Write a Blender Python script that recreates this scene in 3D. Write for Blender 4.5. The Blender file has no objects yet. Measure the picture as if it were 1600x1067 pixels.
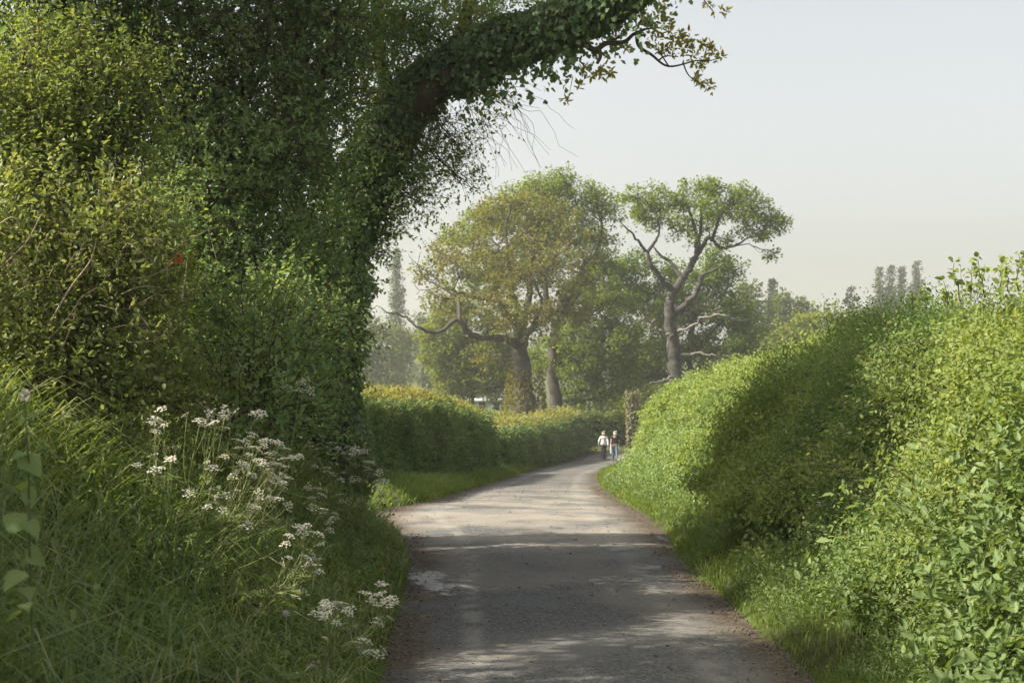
import bpy, math, random
import numpy as np
from math import radians, sin, cos, tan, pi

# ------------------------------------------------------------------ camera, sky, sun, exposure
scene = bpy.context.scene
COL = scene.collection
F, HOR, CX, EYE = 2222.0, 577.0, 800.0, 1.7          # focal length in photo pixels, horizon row, eye height
cam_d = bpy.data.cameras.new("camera"); cam = bpy.data.objects.new("camera", cam_d); COL.objects.link(cam)
cam.location = (0, 0, EYE); cam.rotation_euler = (radians(90), 0, 0)
cam_d.sensor_width = 36.0; cam_d.lens = 36.0 * F / 1600.0
cam_d.shift_y = (HOR - 533.5) / 1600.0
cam_d.clip_start = 0.1; cam_d.clip_end = 4000
cam_d.dof.use_dof = True; cam_d.dof.focus_distance = 11.0; cam_d.dof.aperture_fstop = 6.3
scene.camera = cam

SUN_EL, SUN_AZ = radians(40), radians(-98)           # azimuth measured from +Y towards +X
w = bpy.data.worlds.new("World"); scene.world = w; w.use_nodes = True
nt = w.node_tree; bg = nt.nodes["Background"]
sky = nt.nodes.new("ShaderNodeTexSky"); sky.sky_type = 'NISHITA'; sky.sun_disc = False
sky.sun_elevation = SUN_EL; sky.sun_rotation = SUN_AZ
sky.air_density = 1.0; sky.dust_density = 4.0; sky.ozone_density = 0.6
tint = nt.nodes.new("ShaderNodeMix"); tint.data_type = 'RGBA'; tint.blend_type = 'MULTIPLY'; tint.inputs[0].default_value = 1; tint.inputs[7].default_value = (.86, .84, .81, 1)
hs = nt.nodes.new("ShaderNodeHueSaturation"); hs.inputs["Saturation"].default_value = .38; nt.links.new(sky.outputs[0], hs.inputs["Color"]); nt.links.new(hs.outputs[0], tint.inputs[6]); nt.links.new(tint.outputs[2], bg.inputs[0]); bg.inputs[1].default_value = 0.100

sd = bpy.data.lights.new("sun", 'SUN'); sd.energy = 3.7; sd.angle = radians(0.55); sd.color = (1.0, 0.93, 0.80)
so = bpy.data.objects.new("sun", sd); COL.objects.link(so)
sun_dir = np.array([sin(SUN_AZ) * cos(SUN_EL), cos(SUN_AZ) * cos(SUN_EL), sin(SUN_EL)])
import mathutils
so.rotation_euler = mathutils.Vector(sun_dir).to_track_quat('Z', 'Y').to_euler()

vs = scene.view_settings
vs.view_transform = 'Standard'; vs.look = 'None'; vs.gamma = 1.0; vs.use_curve_mapping = False
vs.exposure = 1.46
cy = scene.cycles
cy.max_bounces = 8; cy.diffuse_bounces = 5; cy.glossy_bounces = 2; cy.transmission_bounces = 4
cy.transparent_max_bounces = 6; cy.volume_bounces = 1; cy.use_denoising = True
cy.use_adaptive_sampling = True; cy.adaptive_threshold = 0.02

# ------------------------------------------------------------------ helpers
RNG = np.random.default_rng
def P(px, py, d):
    return np.array([(px - CX) * d / F, d, EYE - (py - HOR) * d / F])
def norm(v):
    return v / np.maximum(np.linalg.norm(v, axis=-1, keepdims=True), 1e-9)
def rdir(n, r):
    return norm(r.normal(size=(n, 3)))

class Geo:
    """collects faces and becomes ONE mesh object"""
    def __init__(s): s.V = []; s.L = []; s.S = []; s.n = 0
    def add(s, V, faces_flat, sizes):
        s.V.append(np.asarray(V, float).reshape(-1, 3)); s.L.append(np.asarray(faces_flat, np.int64).ravel() + s.n)
        s.S.append(np.asarray(sizes, np.int64).ravel()); s.n += len(s.V[-1])
    def faces(s, V, F_):
        s.add(V, [i for f in F_ for i in f], [len(f) for f in F_])
    def build(s, name, mat, parent=None, smooth=False):
        me = bpy.data.meshes.new(name)
        V = np.concatenate(s.V); L = np.concatenate(s.L); S = np.concatenate(s.S)
        if parent is not None: V = V - np.array(parent.matrix_basis.translation if parent.parent is None else parent.parent.location)
        me.vertices.add(len(V)); me.vertices.foreach_set("co", V.astype(np.float32).ravel())
        me.loops.add(len(L)); me.loops.foreach_set("vertex_index", L.astype(np.int32))
        me.polygons.add(len(S)); st = np.zeros(len(S), np.int32); st[1:] = np.cumsum(S)[:-1]
        me.polygons.foreach_set("loop_start", st)
        if smooth: me.polygons.foreach_set("use_smooth", np.ones(len(S), bool))
        me.update(calc_edges=True)
        me.materials.append(mat)
        o = bpy.data.objects.new(name, me); COL.objects.link(o)
        if parent is not None: o.parent = parent
        return o

def tag(o, label, cat, group=None):
    o["label"] = label; o["category"] = cat
    if group: o["group"] = group
    return o
def thing(name, label, cat, loc, group=None):
    o = bpy.data.objects.new(name, None); COL.objects.link(o)
    o.location = [float(c) for c in loc]; o.empty_display_size = 0.1
    return tag(o, label, cat, group)
def kind(o, k): o["kind"] = k; return o

SHAPES = {
 'd': (np.array([[0, 0, 0], [.45, .5, .10], [1, 0, -.04], [.45, -.5, .10]]), [[0, 2, 1], [0, 3, 2]]),
 'o': (np.array([[0, 0, 0], [.28, .44, .09], [.68, .40, .07], [1, 0, -.10], [.68, -.40, .07], [.28, -.44, .09]]),
       [[0, 3, 2, 1], [0, 5, 4, 3]]),
 'i': (np.array([[0, 0, 0], [-.08, .30, .05], [.18, .52, .08], [.34, .30, .04], [.62, .40, .05], [1, 0, -.08],
                 [.62, -.40, .05], [.34, -.30, .04], [.18, -.52, .08], [-.08, -.30, .05]]),
       [[0, 5, 4, 3, 2, 1], [0, 9, 8, 7, 6, 5]]),
 'n': (np.array([[0, 0, 0], [.12, .36, .06], [.34, .42, .08], [.66, .26, .03], [1, 0, -.18], [.66, -.26, .03], [.34, -.42, .08], [.12, -.36, .06]]),
       [[0, 4, 3, 2, 1], [0, 7, 6, 5, 4]]),
}
def add_leaves(g, pos, ax, nm, L, shape='d', asp=.6):
    n = len(pos)
    if n == 0: return
    B, Fs = SHAPES[shape]; k = len(B)
    ax = norm(ax); nm = norm(nm - (nm * ax).sum(1, keepdims=True) * ax); s = np.cross(nm, ax)
    L = np.broadcast_to(np.asarray(L, float), (n,))[:, None, None]
    V = pos[:, None] + L * (B[None, :, 0:1] * ax[:, None] + asp * B[None, :, 1:2] * s[:, None] + B[None, :, 2:3] * nm[:, None])
    fl = np.array([i for f in Fs for i in f])
    loops = (np.arange(n)[:, None] * k + fl[None]).ravel()
    g.add(V, loops, np.tile([len(f) for f in Fs], n))

def sprays(base, d, length, m, r, droop=.15, spread=1.0, up=.6):
    """m leaf seats along each shoot -> positions, leaf axes, leaf normals, shoot index"""
    n = len(base); d = norm(d)
    t = (np.arange(m)[None] + r.random((n, m))) / m
    ln = np.broadcast_to(length, (n,))[:, None, None]
    pos = base[:, None] + d[:, None] * ln * t[..., None]
    pos[..., 2] -= droop * ln[..., 0] * t ** 2
    rad = r.normal(size=(n, m, 3)); rad -= (rad * d[:, None]).sum(-1, keepdims=True) * d[:, None]; rad = norm(rad)
    ax = norm(d[:, None] * (.35 + .5 * t[..., None]) + rad * spread)
    nm = d[:, None] * .5 + np.array([0, 0, up]) + r.normal(size=(n, m, 3)) * .45
    return pos.reshape(-1, 3), ax.reshape(-1, 3), nm.reshape(-1, 3), np.repeat(np.arange(n), m)

def sticks(g, a, b, ra, rb):
    """many straight three-sided twigs at once"""
    n = len(a)
    if n == 0: return
    d = norm(b - a); h = np.where(np.abs(d[:, 2:3]) < .9, np.array([[0, 0, 1.]]), np.array([[1., 0, 0]]))
    p = norm(np.cross(d, h)); q = np.cross(d, p)
    an = np.array([0, 2 * pi / 3, 4 * pi / 3])
    ring = np.cos(an)[None, :, None] * p[:, None] + np.sin(an)[None, :, None] * q[:, None]
    ra = np.broadcast_to(ra, (n,))[:, None, None]; rb = np.broadcast_to(rb, (n,))[:, None, None]
    V = np.concatenate([a[:, None] + ring * ra, b[:, None] + ring * rb], 1)
    fl = np.array([0, 1, 4, 3, 1, 2, 5, 4, 2, 0, 3, 5])
    g.add(V, (np.arange(n)[:, None] * 6 + fl).ravel(), np.full(3 * n, 4))

def tube(g, pts, rad, k=6, rough=0, r=None):
    pts = np.asarray(pts, float); n = len(pts); rad = np.broadcast_to(np.asarray(rad, float), (n,))
    t = norm(np.gradient(pts, axis=0)); p = np.cross(t[0], [0.31, .17, .93]); p = p / (np.linalg.norm(p) + 1e-9)
    V = []; an = np.arange(k) * 2 * pi / k
    for i in range(n):
        p = p - t[i] * p.dot(t[i]); p = p / (np.linalg.norm(p) + 1e-9); q = np.cross(t[i], p)
        rr = rad[i] * (1 + (rough * r.normal(size=k) if rough else 0))
        V.append(pts[i] + (np.cos(an) * rr)[:, None] * p + (np.sin(an) * rr)[:, None] * q)
    V = np.concatenate(V); Fs = []
    for i in range(n - 1):
        for j in range(k):
            a = i * k + j; b = i * k + (j + 1) % k; Fs.append((a, b, b + k, a + k))
    Fs.append(tuple(range(k))[::-1]); Fs.append(tuple(range((n - 1) * k, n * k)))
    g.faces(V, Fs)

def smooth_path(pts, n):
    pts = np.asarray(pts, float)
    if len(pts) < 3: return pts[0] + (pts[-1] - pts[0]) * np.linspace(0, 1, n)[:, None]
    e = np.vstack([2 * pts[0] - pts[1], pts, 2 * pts[-1] - pts[-2]]); out = []
    for u in np.linspace(0, len(pts) - 1 - 1e-6, n):
        i = int(u); f = u - i; a, b, c, d = e[i], e[i + 1], e[i + 2], e[i + 3]
        out.append(.5 * (2 * b + (c - a) * f + (2 * a - 5 * b + 4 * c - d) * f * f + (3 * b - a - 3 * c + d) * f ** 3))
    return np.array(out)

def wiggle(a, b, n, amp, r, lift=0.0):
    t = np.linspace(0, 1, n)[:, None]; L = np.linalg.norm(b - a)
    p = a + (b - a) * t
    off = np.cumsum(r.normal(size=(n, 3)), 0) * amp * L / math.sqrt(n)
    off = off - off[:1] - (off[-1:] - off[:1]) * t
    p = p + off; p[:, 2] += lift * L * (4 * t * (1 - t))[:, 0]
    return p

def vnoise(x, y, seed=0):
    """cheap smooth value noise for shaping the ground and hedges"""
    x = np.asarray(x, float); y = np.asarray(y, float)
    xi = np.floor(x).astype(int); yi = np.floor(y).astype(int); fx = x - xi; fy = y - yi
    fx = fx * fx * (3 - 2 * fx); fy = fy * fy * (3 - 2 * fy)
    def h(a, b):
        v = np.sin(a * 127.1 + b * 311.7 + seed * 74.7) * 43758.5453
        return v - np.floor(v)
    return (h(xi, yi) * (1 - fx) + h(xi + 1, yi) * fx) * (1 - fy) + (h(xi, yi + 1) * (1 - fx) + h(xi + 1, yi + 1) * fx) * fy

# ------------------------------------------------------------------ materials
def new_mat(name):
    m = bpy.data.materials.new(name); m.use_nodes = True
    n = m.node_tree.nodes; return m, n, m.node_tree.links, n["Principled BSDF"], n["Material Output"]
def ramp(n, cols, pos=None):
    c = n.new("ShaderNodeValToRGB"); e = c.color_ramp.elements
    pos = pos or [i / (len(cols) - 1) for i in range(len(cols))]
    while len(e) < len(cols): e.new(.5)
    for i, (q, cc) in enumerate(zip(pos, cols)): e[i].position = q; e[i].color = (*cc, 1)
    return c
def leaf_mat(name, cols, trans=.35, tcol=None, rough=.62, scale=1.5, spec=.22, clump=.5):
    """leaf: colour differs per leaf (island) and from clump to clump of the plant; light passes through it"""
    m, n, l, bs, out = new_mat(name)
    geo = n.new("ShaderNodeNewGeometry"); noi = n.new("ShaderNodeTexNoise")
    noi.inputs["Scale"].default_value = scale; noi.inputs["Detail"].default_value = 2
    l.new(geo.outputs["Position"], noi.inputs["Vector"])
    st = n.new("ShaderNodeMapRange"); st.inputs["From Min"].default_value = .3; st.inputs["From Max"].default_value = .7
    l.new(noi.outputs["Fac"], st.inputs["Value"])
    mx = n.new("ShaderNodeMix"); mx.data_type = 'FLOAT'; mx.inputs[0].default_value = clump
    l.new(geo.outputs["Random Per Island"], mx.inputs[2]); l.new(st.outputs["Result"], mx.inputs[3])
    cr = ramp(n, cols); l.new(mx.outputs[0], cr.inputs["Fac"])
    l.new(cr.outputs["Color"], bs.inputs["Base Color"]); bs.inputs["Roughness"].default_value = rough
    bs.inputs["Specular IOR Level"].default_value = spec
    tr = n.new("ShaderNodeBsdfTranslucent"); mul = n.new("ShaderNodeMix"); mul.data_type = 'RGBA'; mul.blend_type = 'MULTIPLY'
    mul.inputs[0].default_value = 1; l.new(cr.outputs["Color"], mul.inputs[6]); mul.inputs[7].default_value = (*(tcol or (1.8, 1.7, .8)), 1)
    l.new(mul.outputs[2], tr.inputs["Color"])
    ms = n.new("ShaderNodeMixShader"); ms.inputs[0].default_value = trans
    l.new(bs.outputs[0], ms.inputs[1]); l.new(tr.outputs[0], ms.inputs[2]); l.new(ms.outputs[0], out.inputs["Surface"])
    return m
def plain_mat(name, col, rough=.8, var=.25, scale=8, bump=0, spec=.3):
    m, n, l, bs, out = new_mat(name)
    geo = n.new("ShaderNodeNewGeometry"); noi = n.new("ShaderNodeTexNoise"); noi.inputs["Scale"].default_value = scale
    noi.inputs["Detail"].default_value = 5; l.new(geo.outputs["Position"], noi.inputs["Vector"])
    c = np.array(col); cr = ramp(n, [tuple(c * (1 - var)), tuple(np.minimum(c * (1 + var), 1))], [.3, .7])
    l.new(noi.outputs["Fac"], cr.inputs["Fac"]); l.new(cr.outputs["Color"], bs.inputs["Base Color"])
    bs.inputs["Roughness"].default_value = rough; bs.inputs["Specular IOR Level"].default_value = spec
    if bump:
        b = n.new("ShaderNodeBump"); b.inputs["Strength"].default_value = bump; b.inputs["Distance"].default_value = .02
        l.new(noi.outputs["Fac"], b.inputs["Height"]); l.new(b.outputs[0], bs.inputs["Normal"])
    return m

M = {}
M['hedge'] = leaf_mat('leaf_hedge', [(0.101, 0.153, 0.045), (0.191, 0.250, 0.070), (0.313, 0.346, 0.129)], .38, scale=1.2)
M['hedge_l'] = leaf_mat('leaf_clipped_hedge', [(0.074, 0.124, 0.046), (0.123, 0.183, 0.067), (0.210, 0.233, 0.092)], .32, scale=.9)
M['hedge_b'] = leaf_mat('leaf_hedge_fine', [(0.073, 0.129, 0.041), (0.131, 0.205, 0.063), (0.233, 0.280, 0.106)], .36, scale=1.6)
M['hedge_top'] = leaf_mat('leaf_hedge_top', [(0.134, 0.151, 0.040), (0.203, 0.207, 0.059), (0.292, 0.246, 0.099)], .36, scale=.9)
M['thicket'] = leaf_mat('leaf_thicket', [(0.110, 0.174, 0.080), (0.182, 0.265, 0.117), (0.291, 0.355, 0.158)], .42, scale=1.1)
M['hawthorn'] = leaf_mat('leaf_hawthorn', [(0.100, 0.150, 0.049), (0.190, 0.240, 0.072), (0.290, 0.320, 0.131)], .40, scale=2)
M['bramble'] = leaf_mat('leaf_bramble', [(0.100, 0.140, 0.052), (0.200, 0.240, 0.080), (0.330, 0.340, 0.160)], .40, scale=2.5, rough=.5)
M['ivy'] = leaf_mat('leaf_ivy', [(0.075, 0.127, 0.065), (0.119, 0.186, 0.086), (0.194, 0.245, 0.110)], .28, rough=.5, scale=2, spec=.3)
M['oakspring'] = leaf_mat('leaf_oak_spring', [(.18, .19, .04), (.26, .25, .055), (.30, .24, .06)], .55, scale=3)
M['herb'] = leaf_mat('leaf_herb', [(0.107, 0.167, 0.063), (0.178, 0.250, 0.089), (0.285, 0.333, 0.141)], .38, scale=2)
M['nettle'] = leaf_mat('leaf_nettle', [(0.090, 0.143, 0.049), (0.149, 0.215, 0.074), (0.224, 0.272, 0.109)], .32, scale=3, rough=.5)
M['grass'] = leaf_mat('grass_blade', [(0.098, 0.157, 0.064), (0.160, 0.231, 0.088), (0.248, 0.297, 0.131), (0.425, 0.379, 0.290)], .38, scale=1.5, rough=.4, clump=.4)
M['grass_b'] = leaf_mat('grass_verge', [(0.101, 0.152, 0.038), (0.151, 0.211, 0.046), (0.202, 0.244, 0.071)], .40, scale=.8, rough=.5)
M['straw'] = plain_mat('dead_stem', (.30, .24, .15), .7, .3, 20)
M['twig_green'] = plain_mat('young_twig', (.13, .11, .05), .75, .3, 15)
M['twig'] = plain_mat('twig', (.10, .075, .05), .85, .3, 15)
M['bark'] = plain_mat('bark', (.085, .068, .05), .95, .55, 9, bump=.9)
M['bark_old'] = plain_mat('bark_weathered', (.055, .05, .043), .9, .65, 3.2, bump=.6)
M['bark_far'] = plain_mat('bark_far', (.065, .056, .044), .9, .35, 2, bump=.5)
M['dead'] = plain_mat('bare_wood', (.17, .155, .13), .85, .25, 5)
M['greenstem'] = plain_mat('green_stem', (.25, .27, .10), .6, .3, 10)
M['nettle_stem'] = plain_mat('dark_green_stem', (.07, .10, .03), .7, .3, 10)
M['white'] = plain_mat('white_floret', (.78, .74, .60), .8, .08, 60)
M['oak_g'] = leaf_mat('leaf_oak_green', [(0.088, 0.132, 0.017), (0.149, 0.204, 0.027), (0.231, 0.270, 0.044)], .42, scale=.5, spec=.08, rough=.8)
M['oak_b'] = leaf_mat('leaf_oak_bronze', [(0.108, 0.118, 0.026), (0.170, 0.160, 0.036), (0.206, 0.177, 0.048)], .40, scale=.5, spec=.08, rough=.8)
M['tree_y'] = leaf_mat('leaf_yellow_green', [(0.108, 0.143, 0.024), (0.171, 0.204, 0.036), (0.225, 0.250, 0.053)], .42, scale=.5, spec=.08, rough=.8)
M['tree_d'] = leaf_mat('leaf_deep_green', [(0.069, 0.115, 0.017), (0.115, 0.172, 0.024), (0.184, 0.241, 0.038)], .40, scale=.4, spec=.08, rough=.8)
M['far'] = leaf_mat('leaf_far', [(0.072, 0.102, 0.024), (0.108, 0.138, 0.034), (0.156, 0.180, 0.042)], .3, scale=.12, spec=.08, rough=.8)
M['poplar'] = leaf_mat('leaf_poplar', [(0.066, 0.088, 0.039), (0.094, 0.116, 0.050), (0.121, 0.143, 0.055)], .3, scale=.2)
M['conifer'] = leaf_mat('needle_conifer', [(.025, .04, .02), (.04, .055, .025), (.05, .07, .03)], .1, scale=.3)

# ------------------------------------------------------------------ the ground
ZT = [(-60, 0), (14, 0), (17, -.02), (21, -.17), (26, -.48), (31.7, -.84), (38, -1.2), (45, -1.6), (60, -2.45), (72, -3.1), (81, -3.5), (90, -3.32), (100, -3.35),
      (130, -4.0), (200, -4.6), (300, -2.0), (420, 5.0), (600, 9), (1400, 12)]
LT = [(-40, -.8), (0, -.75), (7.7, -.73), (10.1, -.8), (12.5, -.9), (14.6, -1.12), (16, -1.55), (17.2, -1.75), (18.6, -1.5), (20.5, -1.08), (25, -.85), (31.7, -.57), (45, .2), (60, 1.15), (76, 2.45), (84, 3.6), (89, 5.2)]
RT = [(-40, 1.75), (0, 1.7), (7.7, 1.68), (10.1, 1.6), (12.5, 1.53), (15, 1.63), (17, 1.62), (21, 1.53), (25, 1.65), (31.7, 1.93), (45, 2.7), (60, 4.25), (76, 6.35), (82, 7.9), (86, 9.8)]
_yy = np.arange(-60, 1401, .5)
_zz = np.interp(_yy, *zip(*ZT)); _k = np.hanning(15); _k /= _k.sum(); _zs = np.convolve(np.pad(_zz, 7, mode='edge'), _k, 'valid')
def zr(y): return np.interp(y, _yy, _zs)
def XL(y): return np.interp(y, *zip(*LT))
def XR(y): return np.interp(y, *zip(*RT))
def sstep(x, a, b):
    t = np.clip((np.asarray(x, float) - a) / (b - a), 0, 1); return t * t * (3 - 2 * t)
def ground(x, y):
    x = np.asarray(x, float); y = np.asarray(y, float)
    z = zr(y)
    rough = (vnoise(x * 1.7, y * 1.7) - .5) * .10 + (vnoise(x * 5, y * 5, 3) - .5) * .04
    sl = XL(y) - x; sr = x - XR(y)
    near = 1 - sstep(y, 13.6, 16.0)
    lb = np.interp(sl, [0, .12, 2.4, 3.4, 9], [0, .08, 1.5, 1.75, 1.5]) * near + np.interp(sl, [0, .15, .6, 2, 5], [0, .05, .14, .25, .2]) * (1 - near) * sstep(y, 16, 20)
    rb = np.interp(sr, [0, .15, 1.9, 3.5, 7], [0, .06, .62, .7, .5])
    fade = 1 - sstep(y, 82, 90)
    out = np.where(sl > 0, lb + rough * np.clip(sl / .3, 0, 1), 0) + np.where(sr > 0, rb + rough * np.clip(sr / .3, 0, 1), 0)
    inroad = (sl < 0) & (sr < 0)
    z = z + out * fade - np.where(inroad, .05, 0) * fade - .05 * (1 - fade)
    far = sstep(y, 150, 420)
    z = z + far * (vnoise(x / 90 + 7, y / 90, 5) - .4) * 7 - far * np.clip(x / 120, -.5, 1) * 3.5
    return z

xs = np.unique(np.concatenate([np.linspace(-700, -40, 34), np.linspace(-40, -8, 33), np.linspace(-8, -3, 26), np.linspace(-3, 5, 101), np.linspace(5, 12, 36), np.linspace(12, 40, 29), np.linspace(40, 700, 34)]))
ys = np.unique(np.concatenate([np.linspace(-40, 2, 22), np.linspace(2, 24, 148), np.linspace(24, 110, 173), np.linspace(110, 300, 60), np.linspace(300, 1200, 60)]))
gx, gy = np.meshgrid(xs, ys); gz = ground(gx, gy)
g = Geo(); nx = len(xs); ny = len(ys)
ii = (np.arange(ny - 1)[:, None] * nx + np.arange(nx - 1)[None]).ravel()
g.add(np.stack([gx, gy, gz], -1), np.stack([ii, ii + 1, ii + nx + 1, ii + nx], 1), np.full(len(ii), 4))
m, n, l, bs, out = new_mat('ground_soil_and_meadow')
geo = n.new("ShaderNodeNewGeometry"); no = n.new("ShaderNodeTexNoise"); no.inputs["Scale"].default_value = .9; no.inputs["Detail"].default_value = 8
l.new(geo.outputs["Position"], no.inputs["Vector"])
cr = ramp(n, [(.035, .032, .018), (.06, .075, .02), (.085, .12, .025)], [.3, .48, .66]); l.new(no.outputs["Fac"], cr.inputs["Fac"])
l.new(cr.outputs["Color"], bs.inputs["Base Color"]); bs.inputs["Roughness"].default_value = .95; bs.inputs["Specular IOR Level"].default_value = .1
kind(g.build("ground", m, smooth=True), "structure")

# ------------------------------------------------------------------ the lane
lane_c = [(y, (XL(y) + XR(y)) / 2, (XR(y) - XL(y)) / 2) for y in np.concatenate([np.linspace(-20, 24, 221), np.linspace(24.4, 82, 145)])]
pl = [(XL(y) - .10, y) for y, _, _ in lane_c]; pr = [(XR(y) + .10, y) for y, _, _ in lane_c]
extra_l = smooth_path([pl[-1], (4.4, 86), (6.5, 89.6), (11, 92.6), (20, 95.5), (34, 98)], 40)[1:]
extra_r = smooth_path([pr[-1], (8.6, 83.4), (10.6, 85.6), (14, 87.8), (21, 90.2), (34, 92.5)], 40)[1:]
pl = np.array(pl + [tuple(e) for e in extra_l]); pr = np.array(pr + [tuple(e) for e in extra_r])
NU = 17; U = np.linspace(0, 1, NU)
RX = pl[:, None, 0] * (1 - U) + pr[:, None, 0] * U; RY = pl[:, None, 1] * (1 - U) + pr[:, None, 1] * U
RZ = zr(RY) + .025 * (1 - (2 * U - 1) ** 2)[None] - .02
g = Geo(); nv = len(pl); ii = (np.arange(nv - 1)[:, None] * NU + np.arange(NU - 1)[None]).ravel()
g.add(np.stack([RX, RY, RZ], -1), np.stack([ii, ii + 1, ii + NU + 1, ii + NU], 1), np.full(len(ii), 4))
def asphalt():
    m, n, l, bs, out = new_mat('worn_asphalt')
    uv = n.new("ShaderNodeUVMap"); uv.uv_map = "lane"; sep = n.new("ShaderNodeSeparateXYZ"); l.new(uv.outputs[0], sep.inputs[0])
    geo = n.new("ShaderNodeNewGeometry")
    def noise(sc, det=4, vec=None):
        t = n.new("ShaderNodeTexNoise"); t.inputs["Scale"].default_value = sc; t.inputs["Detail"].default_value = det
        l.new(vec or geo.outputs["Position"], t.inputs["Vector"]); return t.outputs["Fac"]
    def mth(op, a, b=None, c=None):
        t = n.new("ShaderNodeMath"); t.operation = op
        for i, v in enumerate((a, b, c)):
            if v is None: continue
            if isinstance(v, (int, float)): t.inputs[i].default_value = v
            else: l.new(v, t.inputs[i])
        return t.outputs[0]
    def mixc(f, a, b):
        t = n.new("ShaderNodeMix"); t.data_type = 'RGBA'
        l.new(f, t.inputs[0]) if not isinstance(f, float) else setattr(t.inputs[0], 'default_value', f)
        for i, v in ((6, a), (7, b)):
            if isinstance(v, tuple): t.inputs[i].default_value = (*v, 1)
            else: l.new(v, t.inputs[i])
        return t.outputs[2]
    def step(v, a, b):
        t = n.new("ShaderNodeMapRange"); t.interpolation_type = 'SMOOTHSTEP'
        t.inputs["From Min"].default_value = a; t.inputs["From Max"].default_value = b; l.new(v, t.inputs["Value"]); return t.outputs["Result"]
    u = sep.outputs[0]
    # stones of the dressing
    vo = n.new("ShaderNodeTexVoronoi"); vo.inputs["Scale"].default_value = 75; l.new(geo.outputs["Position"], vo.inputs["Vector"])
    chip = ramp(n, [(.062, .063, .061), (.100, .100, .096), (.175, .172, .162)], [.1, .55, 1]); 
    sepc = n.new("ShaderNodeSeparateColor"); l.new(vo.outputs["Color"], sepc.inputs[0]); l.new(sepc.outputs[0], chip.inputs["Fac"])
    big = noise(.55, 6); mid = noise(3.2, 6)
    col = mixc(step(big, .42, .62), chip.outputs["Color"], mixc(.6, chip.outputs["Color"], (.215, .19, .158)))   # dusty sandy wear
    # sunlit stretch of the lane made paler: sunlight put into the road colour
    lit_band = mth('MULTIPLY', step(sep.outputs[1], 32.4, 34.5), mth('SUBTRACT', 1.0, step(sep.outputs[1], 41, 50)))
    col = mixc(mth('MULTIPLY', lit_band, mth('MULTIPLY', step(noise(1.3, 6), .34, .62), .6)), col, mixc(noise(30, 3), (.25, .22, .18), (.40, .355, .29)))
    # two pale dusty lines beside the wheel tracks
    wob = mth('MULTIPLY', mth('SUBTRACT', noise(.35, 2), .5), .10)
    for c0, wd, am in ((.235, .03, .34), (.77, .034, .26)):
        dd = mth('ABSOLUTE', mth('SUBTRACT', mth('ADD', u, wob), c0))
        f = mth('MULTIPLY', mth('SUBTRACT', 1.0, step(dd, wd * .2, wd * 1.6)), mth('MULTIPLY', step(mid, .36, .62), am))
        col = mixc(f, col, (.42, .39, .34))
    # brown mud and crumbs at both edges
    eu = mth('ADD', mth('ABSOLUTE', mth('SUBTRACT', u, .5)), mth('MULTIPLY', mth('SUBTRACT', noise(2.1, 6), .5), .16))
    col = mixc(step(eu, .31, .43), col, mixc(step(noise(38, 3), .4, .65), (.055, .042, .03), (.13, .098, .068)))
    # grey older patches
    col = mixc(mth('MULTIPLY', step(noise(.9, 3), .56, .62), .45), col, (.13, .135, .135))
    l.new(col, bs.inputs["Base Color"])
    bs.inputs["Roughness"].default_value = .88; bs.inputs["Specular IOR Level"].default_value = .25
    b = n.new("ShaderNodeBump"); b.inputs["Strength"].default_value = .7; b.inputs["Distance"].default_value = .008
    l.new(mth('ADD', sepc.outputs[0], mth('MULTIPLY', mid, 1.5)), b.inputs["Height"]); l.new(b.outputs[0], bs.inputs["Normal"])
    return m
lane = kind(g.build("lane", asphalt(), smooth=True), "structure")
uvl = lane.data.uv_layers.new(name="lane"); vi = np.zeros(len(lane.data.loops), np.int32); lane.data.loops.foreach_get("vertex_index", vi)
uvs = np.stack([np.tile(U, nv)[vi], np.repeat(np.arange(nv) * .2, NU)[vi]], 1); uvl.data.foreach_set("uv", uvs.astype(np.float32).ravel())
def lane_z(x, y):
    uu = np.clip((x - XL(y) + .1) / (XR(y) - XL(y) + .2), 0, 1); return zr(y) + .025 * (1 - (2 * uu - 1) ** 2) - .02

# puddles: irregular thin sheets of shallow muddy water
def puddle(px, py, rx, ry, seed, mat, name="puddle"):
    d = EYE * F / (py - HOR); d = d if d < 17 else float(np.interp(py, [740, 755, 775, 790], [45, 31.7, 21, 18]))
    c = P(px, py, d); r = RNG(seed); a = np.linspace(0, 2 * pi, 40, endpoint=False)
    rr = 1 + .22 * np.sin(2 * a + r.random() * 6) + .16 * np.sin(3 * a + r.random() * 6) + .12 * np.sin(5 * a + r.random() * 6) + .08 * np.sin(9 * a + r.random() * 6)
    X = c[0] + rx * rr * np.cos(a); Y = d + ry * rr * np.sin(a)
    V = np.stack([X, Y, lane_z(X, Y) + .005], 1); g = Geo()
    g.faces(np.vstack([V, [[c[0], d, lane_z(c[0], d) + .005]]]), [(i, (i + 1) % 40, 40) for i in range(40)])
    o = g.build(name, mat, smooth=True); at = o.data.attributes.new("rim", 'FLOAT', 'POINT'); at.data.foreach_set("value", np.array([1.0] * 40 + [0.0], np.float32))
    return kind(o, "structure")
m, n, l, bs, out = new_mat('puddle_water')
bs.inputs["Base Color"].default_value = (.07, .068, .06, 1); bs.inputs["Roughness"].default_value = .28; bs.inputs["IOR"].default_value = 1.33; bs.inputs["Specular IOR Level"].default_value = .5
no = n.new("ShaderNodeTexNoise"); no.inputs["Scale"].default_value = 9; b = n.new("ShaderNodeBump"); b.inputs["Strength"].default_value = .35; b.inputs["Distance"].default_value = .02
g_ = n.new("ShaderNodeNewGeometry"); l.new(g_.outputs["Position"], no.inputs["Vector"]); l.new(no.outputs["Fac"], b.inputs["Height"]); l.new(b.outputs[0], bs.inputs["Normal"])
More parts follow.
